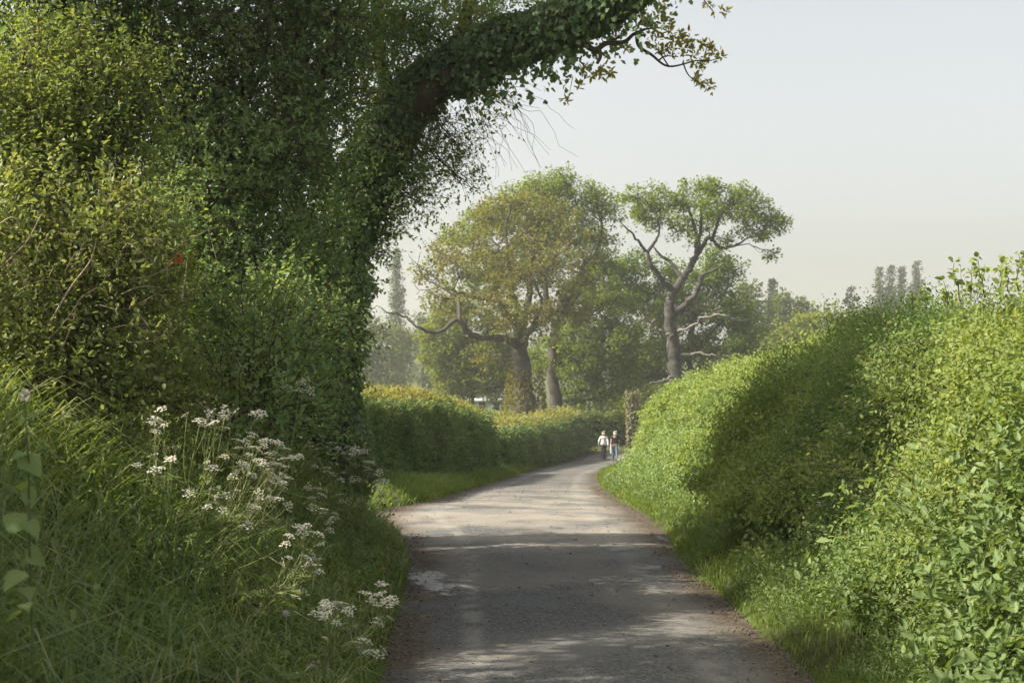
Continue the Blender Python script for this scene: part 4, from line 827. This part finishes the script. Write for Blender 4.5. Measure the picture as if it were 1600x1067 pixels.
near_bush("hedgerow_tree", "thin-crowned hedgerow tree with sky glinting through along the top left", "tree", (-4.6, 13.0, 1.6),
    [(340, 190, 12.6, 80), (400, 90, 12.6, 80), (490, 110, 13, 66), (300, 110, 12.4, 74), (470, 30, 12.9, 70), (370, 20, 12.6, 80), (270, 40, 12.4, 66), (540, 150, 13.2, 46), (180, 30, 12.2, 76), (90, 40, 12, 76), (10, 60, 12, 70), (200, 110, 12.2, 66), (250, 190, 12.2, 64), (20, 150, 12, 60), (300, 260, 12.3, 60), (540, 50, 13.2, 50), (540, 0, 13, 60), (440, -40, 12.6, 80), (250, -40, 12.4, 80), (100, -30, 12, 80)],
    M['thicket'], .040, ln=.3, cov=.72, seed=102, stem_r=.05, inner=.55)
near_bush("hawthorn_bush", "sunlit yellow-green hawthorn with upright shoots at the far left", "hawthorn", (-3.3, 9.9, 1.7),
    [(50, 130, 9.8, 54), (125, 130, 9.8, 48), (20, 200, 9.7, 64), (105, 205, 9.7, 70), (175, 185, 9.9, 48), (228, 118, 10, 26), (225, 150, 10, 28), (60, 275, 9.5, 60), (140, 255, 9.7, 54), (200, 215, 10, 40), (125, 70, 9.8, 20), (130, 45, 9.8, 14), (62, 75, 9.8, 26), (55, 50, 9.8, 16), (222, 85, 10, 16), (-60, 180, 9.6, 80), (-40, 300, 9.4, 70), (20, 330, 9.4, 60), (120, 430, 9.9, 70), (40, 420, 9.9, 70), (200, 440, 10.1, 60), (120, 370, 9.9, 60), (220, 380, 10.3, 50), (240, 470, 10.5, 50), (100, 500, 10, 50), (160, 310, 9.9, 50)],
    M['hawthorn'], .034, ln=.34, cov=.95, seed=103, stem_r=.026, up=.9, twigf=.2)
near_bush("bramble_bush", "sunlit tangled bramble with dead canes on the left bank below the hawthorn", "bramble", (-2.6, 8.3, 1.6),
    [(60, 335, 9.1, 62), (150, 340, 9.1, 56), (215, 375, 9.2, 44), (50, 420, 8.9, 74), (150, 430, 8.9, 74), (228, 445, 9.1, 44), (100, 500, 8.7, 64), (195, 510, 8.9, 56), (240, 540, 9.2, 34), (10, 380, 8.9, 60), (-70, 420, 8.6, 90), (40, 560, 8.5, 50), (120, 575, 8.5, 50), (200, 580, 8.7, 46), (260, 600, 8.9, 40), (-30, 520, 8.4, 60), (80, 530, 8.5, 50), (290, 640, 9.0, 36), (20, 610, 8.3, 40), (110, 625, 8.3, 38), (190, 640, 8.5, 36), (60, 580, 8.3, 40), (185, 320, 9.2, 26), (80, 280, 9.4, 22)],
    M['bramble'], .036, ln=.30, cov=.95, seed=104, stem_r=.016, twigf=.3)
br = [o for o in COL.objects if o.name.startswith("bramble_bush")][0]
g = Geo(); r = RNG(105)
for pts, r0 in [([(78, 505, 7.9), (110, 450, 8), (140, 410, 8), (150, 380, 8)], .007), ([(92, 555, 7.9), (115, 500, 8), (122, 470, 8), (150, 450, 8.1)], .006), ([(60, 545, 7.9), (95, 510, 7.9), (125, 470, 8)], .005), ([(0, 350, 8), (20, 340, 8), (35, 355, 8)], .006), ([(283, 470, 8.4), (290, 430, 8.5), (293, 400, 8.5)], .005), ([(190, 460, 8.2), (220, 448, 8.2), (250, 450, 8.3)], .005), ([(200, 535, 8.2), (250, 530, 8.3), (290, 500, 8.4)], .005), ([(240, 385, 8.4), (250, 365, 8.5)], .004), ([(0, 420, 8), (40, 380, 8), (65, 335, 8.1)], .006), ([(0, 470, 8), (60, 440, 8), (100, 440, 8)], .005), ([(205, 325, 8.6), (225, 315, 8.6), (242, 308, 8.7)], .004)]:
    g = Geo(); Q = smooth_path([P(a, b, c + .35) for a, b, c in pts], 12); tube(g, Q, np.linspace(r0, r0 * .5, 12), 5); g.build('dead_cane', M['straw'], br)
g = Geo()
for i in range(90):
    a = P(r.uniform(-10, 120) if i < 60 else r.uniform(120, 270), r.uniform(350, 520), r.uniform(8.3, 8.7)); b = a + np.array([r.normal() * .22, r.normal() * .1, r.normal() * .16]); tube(g, wiggle(a, b, 6, .1, r, .1), np.linspace(.003, .0014, 6), 3)
g.build("dead_twigs", M['straw'], br)
g = Geo(); c = P(278, 404, 8.45); n_ = 7; d_ = rdir(n_, r); add_leaves(g, c + d_ * .008, d_, rdir(n_, r), .028, 'o', .7); add_leaves(g, P(268, 412, 8.45)[None], np.array([[-1., 0, -.4]]), np.array([[0, -1., .3]]), .03, 'o', .4)
g.build("red_leaf", plain_mat('scarlet_leaf', (.60, .05, .02), .5, .15, 20), br)
near_bush("hazel_bush", "unseen bush added beyond the left edge to shade the near grass", "bush", (-3.4, 4.6, 1.5), [(-3.3, 4.6, 1.7, .7), (-3.5, 6.0, 1.8, .6), (-3.1, 3.2, 1.6, .7), (-4.6, 7.0, 2.0, .7), (-4.4, 5.2, 2.2, .8), (-2.8, 2.0, 1.5, .6), caster(4.6, .7, -4.3, .75), caster(5.6, .75, -4.5, .7), caster(6.6, .8, -4.6, .66), caster(7.0, .9, -4.6, .34), caster(7.9, .75, -5.0, .40), caster(8.35, .85, -5.0, .36), caster(8.1, 1.25, -5.0, .32), caster(7.5, 1.1, -5.0, .34), caster(5.2, .2, -4.2, .5), caster(7.4, 1.35, -4.8, .45), caster(5.0, -.35, -3.6, .6), caster(5.9, -.45, -3.8, .5), caster(3.8, .1, -3.6, .8), caster(4.2, -.5, -3.4, .6)], M['thicket'], .06, ln=.3, cov=1.7, seed=106, world=True)  # out-of-view leaf clumps set along sun rays to shade lane and bank

# right side: big-leaved hazel standing in the near end of the hedge, sunlit bramble at the corner
near_bush("hazel_bush", "broad-leaved hazel with shoots standing above the hedge at the right edge", "hazel", (3.6, 9.2, .6),
    [(3.60, 9.2, 0.95, .70), (3.50, 9.5, 1.22, .46), (3.6, 10.4, 1.00, .66), (3.6, 10.8, 1.17, .40), (3.35, 8.2, 0.85, .62), (3.6, 8.4, 1.22, .56), (3.7, 11.6, 1.12, .36), (3.65, 9.9, 1.37, .30), (3.9, 8.8, 1.47, .40), (3.3, 7.6, 0.90, .5), (3.55, 7.4, 1.17, .5), (3.65, 12.4, 1.07, .36), (3.05, 8.0, 0.60, .42), (3.0, 7.4, 0.55, .38), (2.85, 8.6, 0.40, .40), (2.9, 9.3, 0.45, .40), (3.3, 7.0, 0.90, .42)],
    M['hedge'], .040, ln=.24, cov=1.25, seed=111, world=True, up=.6, asp=.78, stem_r=.025)
hz = [o for o in COL.objects if o.name.startswith("hazel_bush")][-1]
hz = [o for o in COL.objects if o.get("category") == "hazel"][0]
r = RNG(112)
for px, py, h, d in [(1503, 450, 40, 10.4), (1515, 450, 34, 10.3), (1480, 465, 26, 10.8), (1540, 440, 36, 9.8), (1562, 435, 30, 9.7), (1592, 430, 34, 9.3), (1575, 430, 20, 9.5), (1420, 480, 22, 11.6), (1450, 470, 22, 11), (1400, 490, 14, 12), (1530, 440, 20, 10), (1610, 425, 36, 9.1), (1440, 480, 14, 11.3), (1468, 470, 16, 11)]:
    a = P(px, py + 25, d); b = P(px + r.normal() * 9, py - h, d); Q = wiggle(a, b, 8, .08, r); g = Geo(); gl = Geo(); tube(g, Q, np.linspace(.006, .002, 8), 4); sh = g.build('shoot', M['twig'], hz)
    k = np.concatenate([np.arange(2, 8), np.arange(2, 8), np.arange(4, 8)]); n_ = len(k); d_ = rdir(n_, r) + np.array([0, 0, -.1]); d_ = norm(d_)
    add_leaves(gl, Q[k] + d_ * .01, d_, rdir(n_, r) * .6 + np.array([0, 0, .8]), .055 * (.55 + .7 * r.random(n_)), 'o', .85); gl.build('foliage', M['hedge'], sh)
near_bush("bramble_bush", "bright sunlit broad-leaved bramble clump in the lower right corner", "bramble", (2.3, 6.4, .2),
    [(2.16, 6.2, .22, .26), (2.32, 6.7, .45, .32), (2.08, 5.8, .10, .22), (2.62, 7.2, .80, .34), (2.42, 6.2, .60, .32), (2.75, 7.8, .95, .36), (2.25, 5.6, .35, .3), (2.65, 6.6, .95, .34), (2.42, 7.2, .36, .30), (2.6, 7.8, .55, .34), (2.9, 7.0, 1.2, .38), (2.2, 6.6, .18, .22), (2.5, 6.9, .7, .3)],
    M['nettle'], .056, ln=.22, cov=1.3, seed=113, world=True, up=.7, asp=.62, shape='n', stem_r=.014)

# ------------------------------------------------------------------ grass, herbs
def blades(g, base, lean, L, wd, r, droop=.55):
    """curved blades of grass in three steps"""
    n = len(base); a = r.random(n) * 2 * pi; h = np.stack([np.cos(a), np.sin(a), 0 * a], 1) * (.35 + .5 * r.random((n, 1))) + lean
    s = norm(np.cross(h + 1e-4, [0, 0, 1.])); L = np.broadcast_to(L, (n,))[:, None]; wd = np.broadcast_to(wd, (n,))[:, None]; V = []
    for t, wf in ((0, 1), (.38, .9), (.72, .6)):
        c = base + h * L * t ** 1.5 * .9 + np.array([0, 0, 1.]) * L * (t - droop * .75 * t ** 2.4)
        V += [c - s * wd * wf * .5, c + s * wd * wf * .5]
    V.append(base + h * L * .9 + np.array([0, 0, 1.]) * L * (1 - droop * .9))
    V = np.stack(V, 1); fl = np.array([0, 1, 3, 2, 2, 3, 5, 4, 4, 5, 6])
    g.add(V, (np.arange(n)[:, None] * 7 + fl).ravel(), np.tile([4, 4, 3], n))
def scatter(n, y0, y1, r, pw=1.0): return y0 + (y1 - y0) * r.random(n) ** pw
r = RNG(120)
# long grass on the left bank
n_ = 21000; y = scatter(n_, 3.2, 14.6, r, 1.15); s = r.random(n_) * 3.3; x = XL(y) - s - .02; k = x > -.40 * y - .3; x, y, s = x[k], y[k], s[k]; n_ = len(x)
tall = .16 + .34 * np.clip(s / .8, 0, 1) * (.5 + vnoise(x * 1.1, y * 1.1, 6)); clu = vnoise(x * 4, y * 4, 7); k = r.random(n_) < .35 + .9 * clu; x, y, tall = x[k], y[k], tall[k]; n_ = len(x)
g = Geo(); blades(g, np.stack([x, y, ground(x, y) - .01], 1), np.array([.08, -.08, 0]) + r.normal(size=(n_, 3)) * np.array([.22, .2, 0]) + np.stack([vnoise(x * 2.3, y * 2.3, 8) - .5, vnoise(x * 2.3, y * 2.3, 9) - .5, 0 * x], 1) * 1.3, tall * (.55 + 1.0 * r.random(n_)), .006 + .007 * r.random(n_), r, .75)
kind(g.build("bank_grass", M['grass'], None), "stuff")
# tufts catching the sun between bramble and bank
g = Geo(); n_ = 750; px = r.normal(size=n_) * 60 + np.where(r.random(n_) < .5, 40, 120); dd = r.uniform(7.2, 8.1, n_); x = (px - CX) * dd / F; z = ground(x, dd)
blades(g, np.stack([x, dd, z], 1), np.array([.2, -.15, 0]) + r.normal(size=(n_, 3)) * np.array([.35, .3, 0]), .22 + .42 * r.random(n_), .008 + .005 * r.random(n_), r)
kind(g.build("bank_grass", M['grass_b'], None), "stuff")
# short verge grass both sides, finer near, coarser far
g = Geo(); r = RNG(121)
for sidex, y0, y1, wmax, n_, hh in ((1, 4.5, 20, .75, 15000, .20), (1, 17, 84, 1.25, 44000, .13), (-1, 17.0, 84, 1.5, 38000, .20), (-1, 3, 15.5, .45, 9000, .14)):
    y = y0 * (y1 / y0) ** r.random(n_); s = wmax * r.random(n_) ** 1.2 - .07 * r.random(n_); s *= np.where(y > 40, 1 - .3 * (y - 40) / 44, 1)
    edge = .10 * (vnoise(y * 2.2, y * 0, 3) - .5) + .06 * (vnoise(y * 7, y * 0, 4) - .5)
    x = XR(y) + s + edge if sidex > 0 else XL(y) - s - edge
    k = r.random(n_) < .35 + vnoise(x * 2.5, y * 2.5, 12); x, y, s = x[k], y[k], s[k]; m_ = len(x)
    lod_w = np.maximum(.005, y * .00062)
    L = hh * (.45 + .9 * r.random(m_)) * (.5 + np.clip(s / .3, 0, 1) * .8) * (.7 + .6 * vnoise(x * 1.4, y * 1.4, 14))
    blades(g, np.stack([x, y, ground(x, y) - .015], 1), np.array([-.1 * sidex, -.05, 0]), L, lod_w, r, .45)
kind(g.build("verge_grass", M['grass_b'], None), "stuff")
# leafy ground plants climbing the right bank into the hedge, and among the left grass
r = RNG(122); g = Geo()
n_ = 8200; y = 6.5 * (26 / 6.5) ** r.random(n_); s = .30 + 1.55 * r.random(n_) ** .8; x = XR(y) + s; k = (vnoise(x * 2, y * 1.5, 21) > .18); x, y, s = x[k], y[k], s[k]
b = np.stack([x, y, ground(x, y)], 1); h = (.20 + .62 * np.clip(s / 1.2, 0, 1)) * (.45 + .9 * vnoise(x * 1.5, y * 1.5, 22)) * (.7 + .5 * r.random(len(x)))
pos, ax, nm, idx = sprays(b, np.array([-.25, -.15, 1]) + r.normal(size=b.shape) * .28, h, 9, r, droop=.12)
big = vnoise(b[:, 0] * 1.2, b[:, 1] * 1.2, 23)[idx]; L = np.maximum(.030 + .035 * (big > .6), .0022 * b[idx, 1]) * (.6 + .8 * r.random(len(pos)))
add_leaves(g, pos, ax, nm, L, 'o', .55)
kind(g.build("verge_herbs", M['herb'], None), "stuff")
g = Geo(); n_ = 6200; y = 6.3 * (28 / 6.3) ** r.random(n_); s = .12 + 1.3 * r.random(n_); x = XR(y) + s; k = vnoise(x * 1.6, y * 1.1, 26) > .38; x, y, s = x[k], y[k], s[k]
b = np.stack([x, y, ground(x, y)], 1); h = (.16 + .55 * np.clip(s / 1.1, 0, 1)) * (.4 + vnoise(x * 1.3, y * 1.3, 27)) * (.7 + .6 * r.random(len(x)))
pos, ax, nm, idx = sprays(b, np.array([-.3, -.1, .9]) + r.normal(size=b.shape) * .35, h, 14, r, droop=.25)
add_leaves(g, pos, ax, nm, np.maximum(.022, .0020 * b[idx, 1]) * (.6 + .9 * r.random(len(pos))), 'd', .38)
kind(g.build("verge_herbs", M['nettle'], None), "stuff")
g = Geo(); n_ = 6500; y = scatter(n_, 4.0, 15, r, 1.1); s = .25 + 3.0 * r.random(n_); x = XL(y) - s; k = (vnoise(x * 1.6, y * 1.6, 31) > .30) & (x > -.40 * y - .3); x, y, s = x[k], y[k], s[k]
b = np.stack([x, y, ground(x, y)], 1); h = (.18 + .3 * r.random(len(x))) * np.clip(s, .4, 1)
pos, ax, nm, idx = sprays(b, np.array([.25, -.15, 1]) + r.normal(size=b.shape) * .3, h, 10, r, droop=.12)
add_leaves(g, pos, ax, nm, (.020 + .035 * r.random(len(b)) ** 2)[idx] * (.6 + .8 * r.random(len(pos))), 'o', .40)
kind(g.build("bank_herbs", M['herb'], None), "stuff")

# nettles standing out of the right bank
r = RNG(125)
def nettle_mesh(h, seed):
    r = RNG(seed); st = Geo(); lf = Geo(); top = np.array([r.normal() * .04, r.normal() * .04, h]); Q = wiggle(np.zeros(3), top, 7, .04, r); tube(st, Q, np.linspace(.004, .002, 7), 4)
    for j in range(9):
        t = .25 + .75 * j / 8; p = np.array([np.interp(t, np.linspace(0, 1, 7), Q[:, c]) for c in range(3)]); a = j * pi / 2 + r.normal() * .2
        for q in (0, pi):
            d = np.array([cos(a + q), sin(a + q), -.05 - .25 * (1 - t)]); add_leaves(lf, (p + d * .012)[None], d[None], np.array([[-d[0] * .2, -d[1] * .2, 1.]]), .085 * (1.15 - .55 * t), 'n', .62)
    return st, lf
protos = []
spots = [(px, py, d) for px, py, d in [(1290, 735, 11.5), (1320, 720, 11.2), (1345, 745, 10.8), (1362, 722, 10.6), (1385, 738, 10.3), (1400, 712, 10.2), (1420, 730, 9.9), (1440, 716, 9.7), (1455, 735, 9.5), (1410, 765, 9.9), (1370, 770, 10.4), (1335, 775, 10.8), (1300, 770, 11.2), (1440, 760, 9.4), (1475, 715, 9.3), (1490, 735, 9.1), (1380, 800, 10.0), (1345, 810, 10.3), (1420, 795, 9.6), (1510, 760, 8.8), (1530, 735, 8.7), (1465, 770, 9.2), (1275, 760, 11.8), (1395, 830, 9.5)]]
for i, (px, py, d) in enumerate(spots):
    t = P(px, py, d); gz_ = float(ground(t[0], d)); lab = "tall green nettle in the clump halfway up the near right bank"
    if i < 4:
        e = thing("nettle", lab, "nettle", (t[0], d, gz_), "nettles on the right bank"); st, lf = nettle_mesh(.62, 130 + i)
        for gg, nn, mm in ((st, "stem", M['greenstem']), (lf, "foliage", M['nettle'])):
            o = gg.build(nn, mm, None); o.parent = e
        protos.append(e)
    else:
        src = protos[i % 4]; e = src.copy(); COL.objects.link(e)
        for chd in list(src.children):
            c2 = chd.copy(); COL.objects.link(c2); c2.parent = e
        e.location = (t[0], d, gz_)
    s_ = max(.55, min(1.5, (t[2] - gz_) / .62)); e.scale = (s_, s_, s_); e.rotation_euler = (r.normal() * .12, -.12 + r.normal() * .12, r.random() * 6)

# ------------------------------------------------------------------ cow parsley
def umbel(g, gs, c, up, R, r, rays=11):
    up = up / np.linalg.norm(up); hub = c - up * R * .75; u = np.cross(up, [.3, .9, .2]); u /= np.linalg.norm(u); v = np.cross(up, u)
    for k in range(rays):
        a = k * 2.4 + r.random() * .4; rho = R * math.sqrt((k + .5) / rays); p = c + (u * cos(a) + v * sin(a)) * rho - up * (rho * rho / R) * .22
        sticks(gs, hub[None], p[None], .0008, .0006)
        m_ = 12; b = r.random(m_) * 2 * pi; q = R * .21 * np.sqrt(r.random(m_)); pos = p + (np.cos(b) * q)[:, None] * u + (np.sin(b) * q)[:, None] * v + up * (r.random(m_) * R * .06)[:, None]
        d = rdir(m_, r); d -= (d @ up)[:, None] * up * .7; add_leaves(g, pos - norm(d) * .003, d, up + rdir(m_, r) * .45, R * .145, 'd', 1.0)
    return hub
def frond(g, p, d, L, r):
    d = d / np.linalg.norm(d); n = 9; t = np.linspace(.25, 1, n); s = np.cross(d, [0, 0, 1.]); s /= np.linalg.norm(s) + 1e-9; A = []; X = []; S_ = []
    for tt in t:
        c = p + d * L * tt + np.array([0, 0, -.25 * L * tt * tt])
        for sd in (-1, 1):
            ll = L * .5 * (1.15 - tt)
            for q in (.3, .6, .9): A.append(c + (s * sd + d * .5) * ll * q); X.append(s * sd * (.6 - q) + d + s * sd * .8); S_.append(.022 * (1.3 - .5 * q))
    A = np.array(A); X = np.array(X); add_leaves(g, A, X, np.array([0, 0, 1.]) + rdir(len(A), r) * .4, np.array(S_), 'd', .5)
def parsley(label, base, d, umbels, R=.030, seed=0, group="cow parsley on the left bank"):
    """base and umbels are traced on the photo; the plant stands on the bank at its own depth"""
    r = RNG(seed); bx = P(base[0], 0, d)[0]; b = np.array([bx, d, float(ground(bx, d))]); th = thing("cow_parsley", label, "cow parsley", b, group); gs = Geo()
    U = [(P(px, py, d + r.normal() * .12)) for px, py in umbels]; cen = np.mean(U, 0)
    Q = wiggle(b, b + (cen - b) * .60, 8, .06, r, .05); tube(gs, Q, np.linspace(.0052, .0034, 8), 5)
    def head(c, frm):
        up = np.array([0, -.30, 1.]) + (c - frm) * .5 / (np.linalg.norm(c - frm) + .05) + r.normal(size=3) * .42
        gu = Geo(); hub = umbel(gu, gs, c, up, R * r.uniform(.7, 1.2), r); gu.build("flower_umbel", M['white'], th); return hub
    for c in U:
        k = r.integers(2, 8); hub = head(c, Q[k]); L_ = np.linalg.norm(hub - Q[k])
        S = smooth_path([Q[k], Q[k] + (hub - Q[k]) * .5 + np.array([0, 0, -.06 * L_]) + r.normal(size=3) * .06 * L_, hub], 9); tube(gs, S, np.linspace(.0030, .0015, 9), 4)
        for _ in range(r.integers(1, 3)):
            c2 = c + r.normal(size=3) * np.array([.06, .05, .035]); k2 = r.integers(3, 7); h2 = head(c2, S[k2]); m2 = (S[k2] + h2) / 2 + r.normal(size=3) * .012; tube(gs, smooth_path([S[k2], m2, h2], 6), np.linspace(.0018, .0010, 6), 4)
            if r.random() < .5: frond(gs, S[k2], np.array([r.normal(), r.normal(), .2]), .05, r)
    gs.build("stem", M['greenstem'], th)
    gl = Geo()
    for k in range(6): frond(gl, Q[r.integers(1, 7)], np.array([r.normal(), r.normal(), .3]), r.uniform(.10, .2), r)
    gl.build("foliage", M['herb'], th)
CP = [
 ("tall cow parsley leaning left with flat white heads highest in the near clump", (290, 860), 8.2, [(330, 643), (350, 640), (312, 656), (322, 664), (345, 650), (356, 648), (397, 645)]),
 ("small cow parsley with few heads at the left of the near clump", (270, 850), 8.0, [(258, 702), (266, 716), (322, 722), (252, 730), (303, 767), (296, 772)]),
 ("slanting dry-stalked cow parsley with a single head left of the clump", (215, 760), 8.1, [(242, 652), (250, 660), (237, 660)]),
 ("fullest cow parsley, crowded with white heads in the middle of the near clump", (330, 890), 8.4, [(372, 686), (384, 690), (395, 697), (405, 702), (388, 710), (400, 718), (412, 724), (385, 726), (372, 735), (420, 732), (395, 742)]),
 ("cow parsley with round heads reaching right in the near clump", (335, 900), 8.6, [(408, 690), (425, 688), (438, 692), (447, 700), (443, 715), (432, 724), (446, 728), (440, 742), (428, 750), (444, 760), (420, 764), (436, 778)]),
 ("low cow parsley with hanging white heads under the near clump", (310, 900), 8.1, [(348, 796), (362, 806), (380, 814), (388, 820), (370, 765), (405, 778), (338, 775), (395, 790)]),
 ("far-standing tall thin cow parsley rising against the dark thicket", (400, 740), 9.5, [(375, 578), (445, 580), (441, 602), (476, 600), (456, 610), (468, 608)]),
 ("shaded cow parsley with blurred heads right of the near clump", (500, 840), 10.8, [(494, 700), (508, 696), (528, 700), (538, 706), (482, 722), (492, 728), (520, 742), (510, 736)]),
 ("shaded many-headed cow parsley nearest the clipped hedge", (560, 850), 11.5, [(556, 702), (566, 708), (545, 716), (580, 722), (592, 738), (556, 726), (570, 734), (602, 752), (536, 738), (585, 752), (612, 768), (560, 748), (620, 775)]),
 ("low shaded cow parsley at the lane edge beside the muddy gateway", (580, 860), 11.8, [(600, 775), (622, 786), (545, 780), (558, 790), (528, 772), (535, 784), (612, 795)]),
 ("shaded cow parsley with a drooping head in the middle of the bank", (500, 880), 9.6, [(505, 800), (515, 815), (495, 762), (522, 808), (488, 776)]),
 ("leaning cow parsley with a pale head halfway down the bank", (400, 920), 7.2, [(468, 822), (480, 824), (488, 830), (452, 836)]),
 ("cow parsley with two lacy heads leaning over the bank centre", (380, 960), 7.0, [(490, 866), (500, 872), (482, 880), (452, 870), (460, 930)]),
 ("nearest cow parsley bending over the lane edge with bright white heads", (470, 1040), 6.4, [(520, 945), (535, 940), (545, 950), (508, 958), (572, 925), (590, 928), (606, 934), (614, 944), (590, 966)]),
 ("budding cow parsley stalk low at the lane edge", (455, 1067), 6.2, [(565, 1008), (558, 1002), (482, 1042), (545, 955)]),
]
for i, (lab, b, d, um) in enumerate(CP): parsley(lab, b, d - (.75 if 7.9 < d < 9 else 0), um, seed=200 + i, R=.036 if d > 9 else .031)
for i, (lab, b, d, um) in enumerate([
    ("thin cow parsley with pale heads in the shade of the right bank", (1310, 850), 11.0, [(1290, 770), (1268, 752), (1314, 746), (1322, 760), (1328, 740)]),
    ("low cow parsley with grey-white heads near the nettles on the right", (1350, 870), 10.2, [(1350, 780), (1356, 800), (1362, 790), (1284, 788), (1372, 776)]),
    ("sunlit cow parsley on the bright right bank by the lit hedge", (1150, 800), 18.0, [(1130, 722), (1140, 716), (1145, 724), (1122, 735)]),
    ("cow parsley at the edge of shade where the right hedge darkens", (1240, 800), 14.0, [(1186, 690), (1200, 684), (1250, 672), (1262, 668), (1215, 700)])]):
    parsley(lab, b, d, um, seed=240 + i, group="cow parsley on the right bank", R=.034)

# soft-focus broad-leaved plant close to the lens at the left edge
th = thing("garlic_mustard", "tall out-of-focus broad-leaved plant with a small white flower head at the left edge", "wild plant", (P(38, 0, 3.5)[0], 3.5, float(ground(P(38, 0, 3.5)[0], 3.5))))
r = RNG(150); b0 = np.array(th.location); top = P(38, 622, 3.5); g = Geo(); Q = wiggle(b0, top, 10, .03, r); tube(g, Q, np.linspace(.004, .002, 10), 6); g.build("stem", M['nettle_stem'], th)
for px, py, dx, L in [(30, 665, -1, .07), (60, 660, 1, .06), (20, 715, -1, .10), (75, 720, 1, .11), (10, 760, -1, .09), (70, 770, 1, .11), (70, 820, 1, .10), (15, 835, -1, .12), (60, 870, 1, .12), (20, 900, -1, .11), (75, 925, 1, .11), (10, 960, -1, .12), (85, 950, 1, .09)]:
    c = P(38, py - 8, 3.5); d_ = np.array([dx * r.uniform(.3, 1.0), r.normal() * .7 - .2, -.35 + r.normal() * .3]); L *= r.uniform(.4, .7); g = Geo(); add_leaves(g, c[None], d_[None], np.array([[r.normal() * .3, -.5 + r.normal() * .3, 1.]]), L, 'n', .95); g.build("leaf", M['herb'], th)
g = Geo(); n_ = 40; d_ = rdir(n_, r); add_leaves(g, top + d_ * .008 + [0, 0, .008], d_, rdir(n_, r) + [0, 0, 1], .009, 'd', 1.0); g.build("flower_head", M['white'], th)
# dandelions by the lane edge
for i, (px, py, d, lab) in enumerate([(606, 858, 11.2, "small yellow dandelion flower in the left verge beside the brown mud"), (600, 888, 10.2, "tiny orange dandelion in the left verge beside the long puddle")]):
    x = P(px, 0, d)[0]; gz_ = float(ground(x, d)); t = P(px, py, d); t[2] = max(t[2], gz_ + .06); th = thing("dandelion", lab, "dandelion", (x, d, gz_)); g = Geo(); tube(g, [[x, d, gz_], t], .002, 4); g.build("stem", M['greenstem'], th)
    g = Geo(); n_ = 40; a = r.random(n_) * 2 * pi; add_leaves(g, np.tile(t, (n_, 1)), np.stack([np.cos(a), np.sin(a) - .3, .2 + .6 * r.random(n_)], 1), np.array([0, -.5, 1.]) + rdir(n_, r) * .2, .018, 'd', .35); g.build("flower_head", plain_mat('dandelion_yellow', (.62, .33, .03), .6, .1, 30), th)
for i, (px, py, d, lab) in enumerate([(447, 958, 6.6, "grey dandelion seed head in the dark grass left of the bright cow parsley"), (565, 1017, 6.4, "grey dandelion seed head close to the lane edge at the bottom")]):
    x = P(px, 0, d)[0]; gz_ = float(ground(x, d)); t = P(px, py, d); th = thing("dandelion_clock", lab, "dandelion", (x, d, gz_)); g = Geo(); tube(g, [[x, d, gz_], t], .002, 4); g.build("stem", M['greenstem'], th)
    g = Geo(); n_ = 220; d_ = rdir(n_, r); sticks(g, np.tile(t, (n_, 1)), t + d_ * .017, .0002, .0002); add_leaves(g, t + d_ * .016, rdir(n_, r), d_, .004, 'd', .5); g.build("seed_head", plain_mat('seed_down', (.50, .49, .46), .9, .1, 50), th)

# ------------------------------------------------------------------ the air
g = Geo(); box(g, -720, 720, -60, 1230, -14, 60)
m, n, l, bs, out = new_mat('haze_air'); n.remove(bs); pv = n.new("ShaderNodeVolumePrincipled")
pv.inputs["Color"].default_value = (.97, .98, .96, 1); pv.inputs["Density"].default_value = .00065; pv.inputs["Anisotropy"].default_value = .35
l.new(pv.outputs[0], out.inputs["Volume"])
kind(g.build("haze", m), "stuff")
